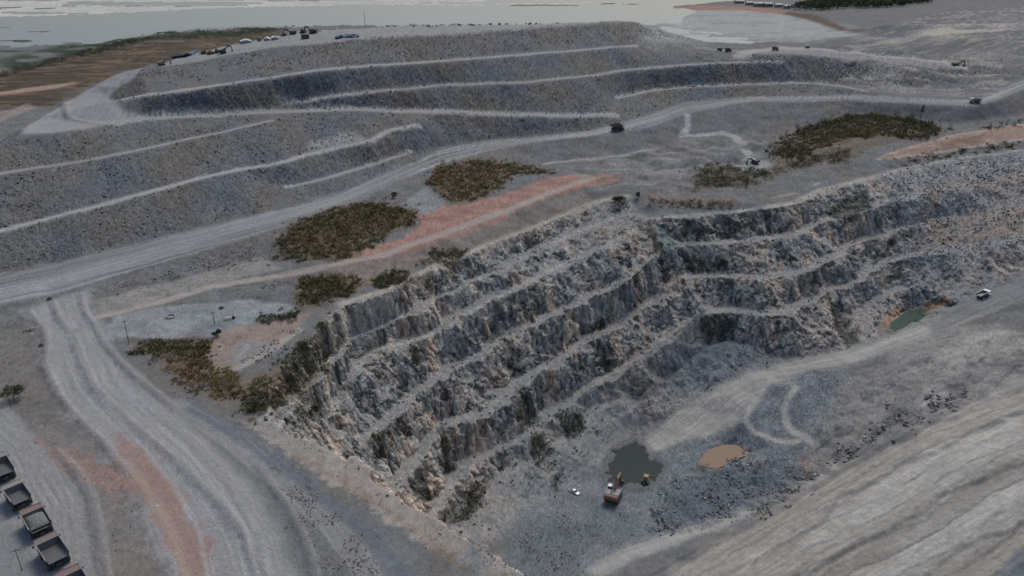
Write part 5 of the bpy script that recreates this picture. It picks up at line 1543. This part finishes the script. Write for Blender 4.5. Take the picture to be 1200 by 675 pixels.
def tyre(px_, py_, lab):
    x, y, z = spot(px_, py_)
    t = thing('worn_tyre', lab, 'tyre', 'old tyres used as markers')
    n = 18; V = []; F = []
    prof = [(.45, .0), (.95, .02), (1.0, .3), (.95, .6), (.45, .62), (.4, .3)]
    k_ = len(prof)
    for i in range(n):
        a = 2 * math.pi * i / n
        V += [(r * math.cos(a), r * math.sin(a), h) for r, h in prof]
    for i in range(n):
        for j in range(k_):
            F.append((i * k_ + j, ((i + 1) % n) * k_ + j, ((i + 1) % n) * k_ + (j + 1) % k_, i * k_ + (j + 1) % k_))
    new_mesh('tyre', V, F, M['rubber'], t)
    t.location = (x, y, z + .02)
tyre(58, 350.5, 'black tyre at the top end of the road divider')
tyre(48.5, 405.5, 'black tyre on the left verge of the near road')
tyre(259.5, 361.5, 'black tyre on the far edge of the grey pad')

def sheeting(pts, lab, h):
    P = poly_w(pts)
    x0, y0 = P.min(0); x1, y1 = P.max(0)
    n = 46
    xs = np.linspace(x0 - 1, x1 + 1, n); ys = np.linspace(y0 - 1, y1 + 1, n)
    X, Y = np.meshgrid(xs, ys, indexing='ij')
    ins = in_poly(P, X + 1.0 * perlin(X / 4, Y / 4, 3), Y + 1.0 * perlin(X / 4, Y / 4, 4))
    Z = surf_z(X, Y) + .35 + h * (.35 + .9 * fbm(X / 2.6, Y / 2.6, 3, 7))
    vid_ = np.arange(n * n).reshape(n, n)
    q = np.stack([vid_[:-1, :-1], vid_[1:, :-1], vid_[1:, 1:], vid_[:-1, 1:]], -1)[ins[:-1, :-1] & ins[1:, 1:] & ins[1:, :-1] & ins[:-1, 1:]]
    us, inv_ = np.unique(q, return_inverse=True)
    V = np.stack([X, Y, Z], -1).reshape(-1, 3)[us]
    o = new_mesh('blue_sheeting', V, inv_.reshape(-1, 4), M['blue'])
    md = o.modifiers.new("thickness", 'SOLIDIFY'); md.thickness = .9; md.offset = -1
    tag(o, lab, 'sheeting', 'blue sheeting on the heap top')
sheeting([(200,71.5),(212,69),(222,67.5),(233,65),(234,61.5),(226,61),(216,64),(207,67)], 'longer crumpled blue sheeting heap at the left of the heap top', 2.6)
sheeting([(392,46.5),(405,44.8),(420,44.5),(420,42.6),(408,42.3),(397,44)], 'blue sheeting heap on the crest edge right of the container', 2.0)

def tent(px_, py_, w, d, h, lab, rot):
    place_simple('white_tent', lab, 'tent', px_, py_, [('wall', Shape().box(-w / 2, w / 2, -d / 2, d / 2, -.2, h * .5), M['conc']), ('roof', Shape().prism([(-w / 2 - .3, h * .5), (w / 2 + .3, h * .5), (0, h)], -d / 2 - .3, d / 2 + .3), M['white'])], rot, 'white tents on the heap top')
tent(288, 50, 8, 5, 2.8, 'largest white tent, leftmost on the heap top', 20)
tent(313, 47, 4, 4, 2.4, 'small white tent, left one of the close pair', 10)
tent(322, 46, 5, 4, 2.6, 'small white tent, right one of the close pair', 25)
place_simple('site_container', 'dark rusty container cabin alone on the heap top road', 'container', 358, 46, [('body', Shape().box(-3.0, 3.0, -1.6, 1.6, .1, 3.6), M['rust']), ('roof', Shape().box(-3.1, 3.1, -1.7, 1.7, 3.6, 3.75), M['steel']), ('door', Shape().box(-.6, .5, -1.66, -1.6, .2, 2.5), M['steel']), ('window', Shape().box(1.2, 2.2, -1.66, -1.6, 1.6, 2.6), M['glass'])], 8)
def house(px_, py_, w, d, h, lab, mat):
    s = Shape().box(-w / 2, w / 2, -d / 2, d / 2, -2, h)
    x, y, z = spot(px_, py_)
    t = thing('shore_building', lab, 'building', 'far buildings on the shore')
    s.build('wall', mat, t)
    Shape().add([(-w / 2 - 1, -d / 2 - 1, h + .05), (w / 2 + 1, -d / 2 - 1, h + .05), (w / 2 + 1, d / 2 + 1, h + .05), (-w / 2 - 1, d / 2 + 1, h + .05), (-w / 2, 0, h + 3), (w / 2, 0, h + 3)], [(0, 1, 5, 4), (2, 3, 4, 5), (1, 2, 5), (3, 0, 4), (3, 2, 1, 0)]).build('roof', M['roof'], t)
    for i in (-1, 0, 1):
        Shape().box(i * w * .3 - 1, i * w * .3 + 1, -d / 2 - .12, -d / 2 - .02, 1.5, 3.5).build('window', M['glass'], t)
    t.location = (x, y, z)
for px_, py_, w, d, h, lab, mat in ((866,4,18,12,5,'leftmost far building on the shore', M['cream']), (878,6,14,10,5,'small cream building second from the left on the shore', M['cream']), (889,7.5,22,12,6,'widest pale building on the far shore', M['conc']), (900,8,16,10,6,'pale building right of the widest one on the shore', M['cream']), (912,8.5,14,10,5,'grey building between shore houses and dark wood', M['conc']), (922,10,12,10,5,'rightmost far building on the shore beside the wood', M['conc'])):
    house(px_, py_, w, d, h, lab, mat)

# ------------------------------------------------------------------ single trees and bushes
def tree(px_, py_, h, w, lab, cols, lean=0.0, thin=False, name='small_tree', cat='tree'):
    x, y, z = spot(px_, py_)
    t = thing(name, lab, cat)
    tr_ = Shape().cyl((0, 0, -.5), (lean * .5, 0, h * .45), .16 * h / 5, .1 * h / 5, n=8)
    ctr = []
    nb = 9 if not thin else 6
    for i in range(nb):
        a = i * 2.4 + rng.uniform(-.4, .4); rr = w * .5 * (rng.uniform(.35, .95) if not thin else .3)
        zz = h * rng.uniform(.4, .95)
        p = (lean + rr * math.cos(a), rr * math.sin(a), zz)
        tr_.cyl((lean * .5, 0, h * .4), p, .07 * h / 5, .02, n=6)
        ctr.append(p)
    tr_.build('trunk', M['bark'], t)
    ctr = np.array(ctr)
    V, F, Cc = leaves(ctr, rng.uniform(.22, .36, nb) * w, 90, .34, pick(cols, nb), squash=.9)
    new_mesh('crown', V, F, M_LEAF, t, colors=Cc)
    t.location = (x, y, z)
tree(17, 469, 4.6, 6.0, 'dark leafy bush tree behind the thin pole at the left edge', DGREEN + OLIVE[:1])
tree(1078.5, 139, 9.5, 3.2, 'thin dark tree standing tall at the end of the thicket', DGREEN[:3], thin=True)
tree(462, 232, 2.4, 3.4, 'lone bush beside haul road above the left scrub island', DGREEN + OLIVE, name='lone_bush', cat='bush')
tree(747, 234, 4.0, 2.6, 'small dark tree on the corner of the pit rim', DGREEN, name='small_tree')
tree(724, 240, 3.6, 6.5, 'spreading grey green bush at the pit corner', OLIVE[:1] + DGREEN, name='lone_bush', cat='bush')
tree(255, 394, 2.2, 3.2, 'round dark bush at the edge of the grey pad', DGREEN, name='lone_bush', cat='bush')
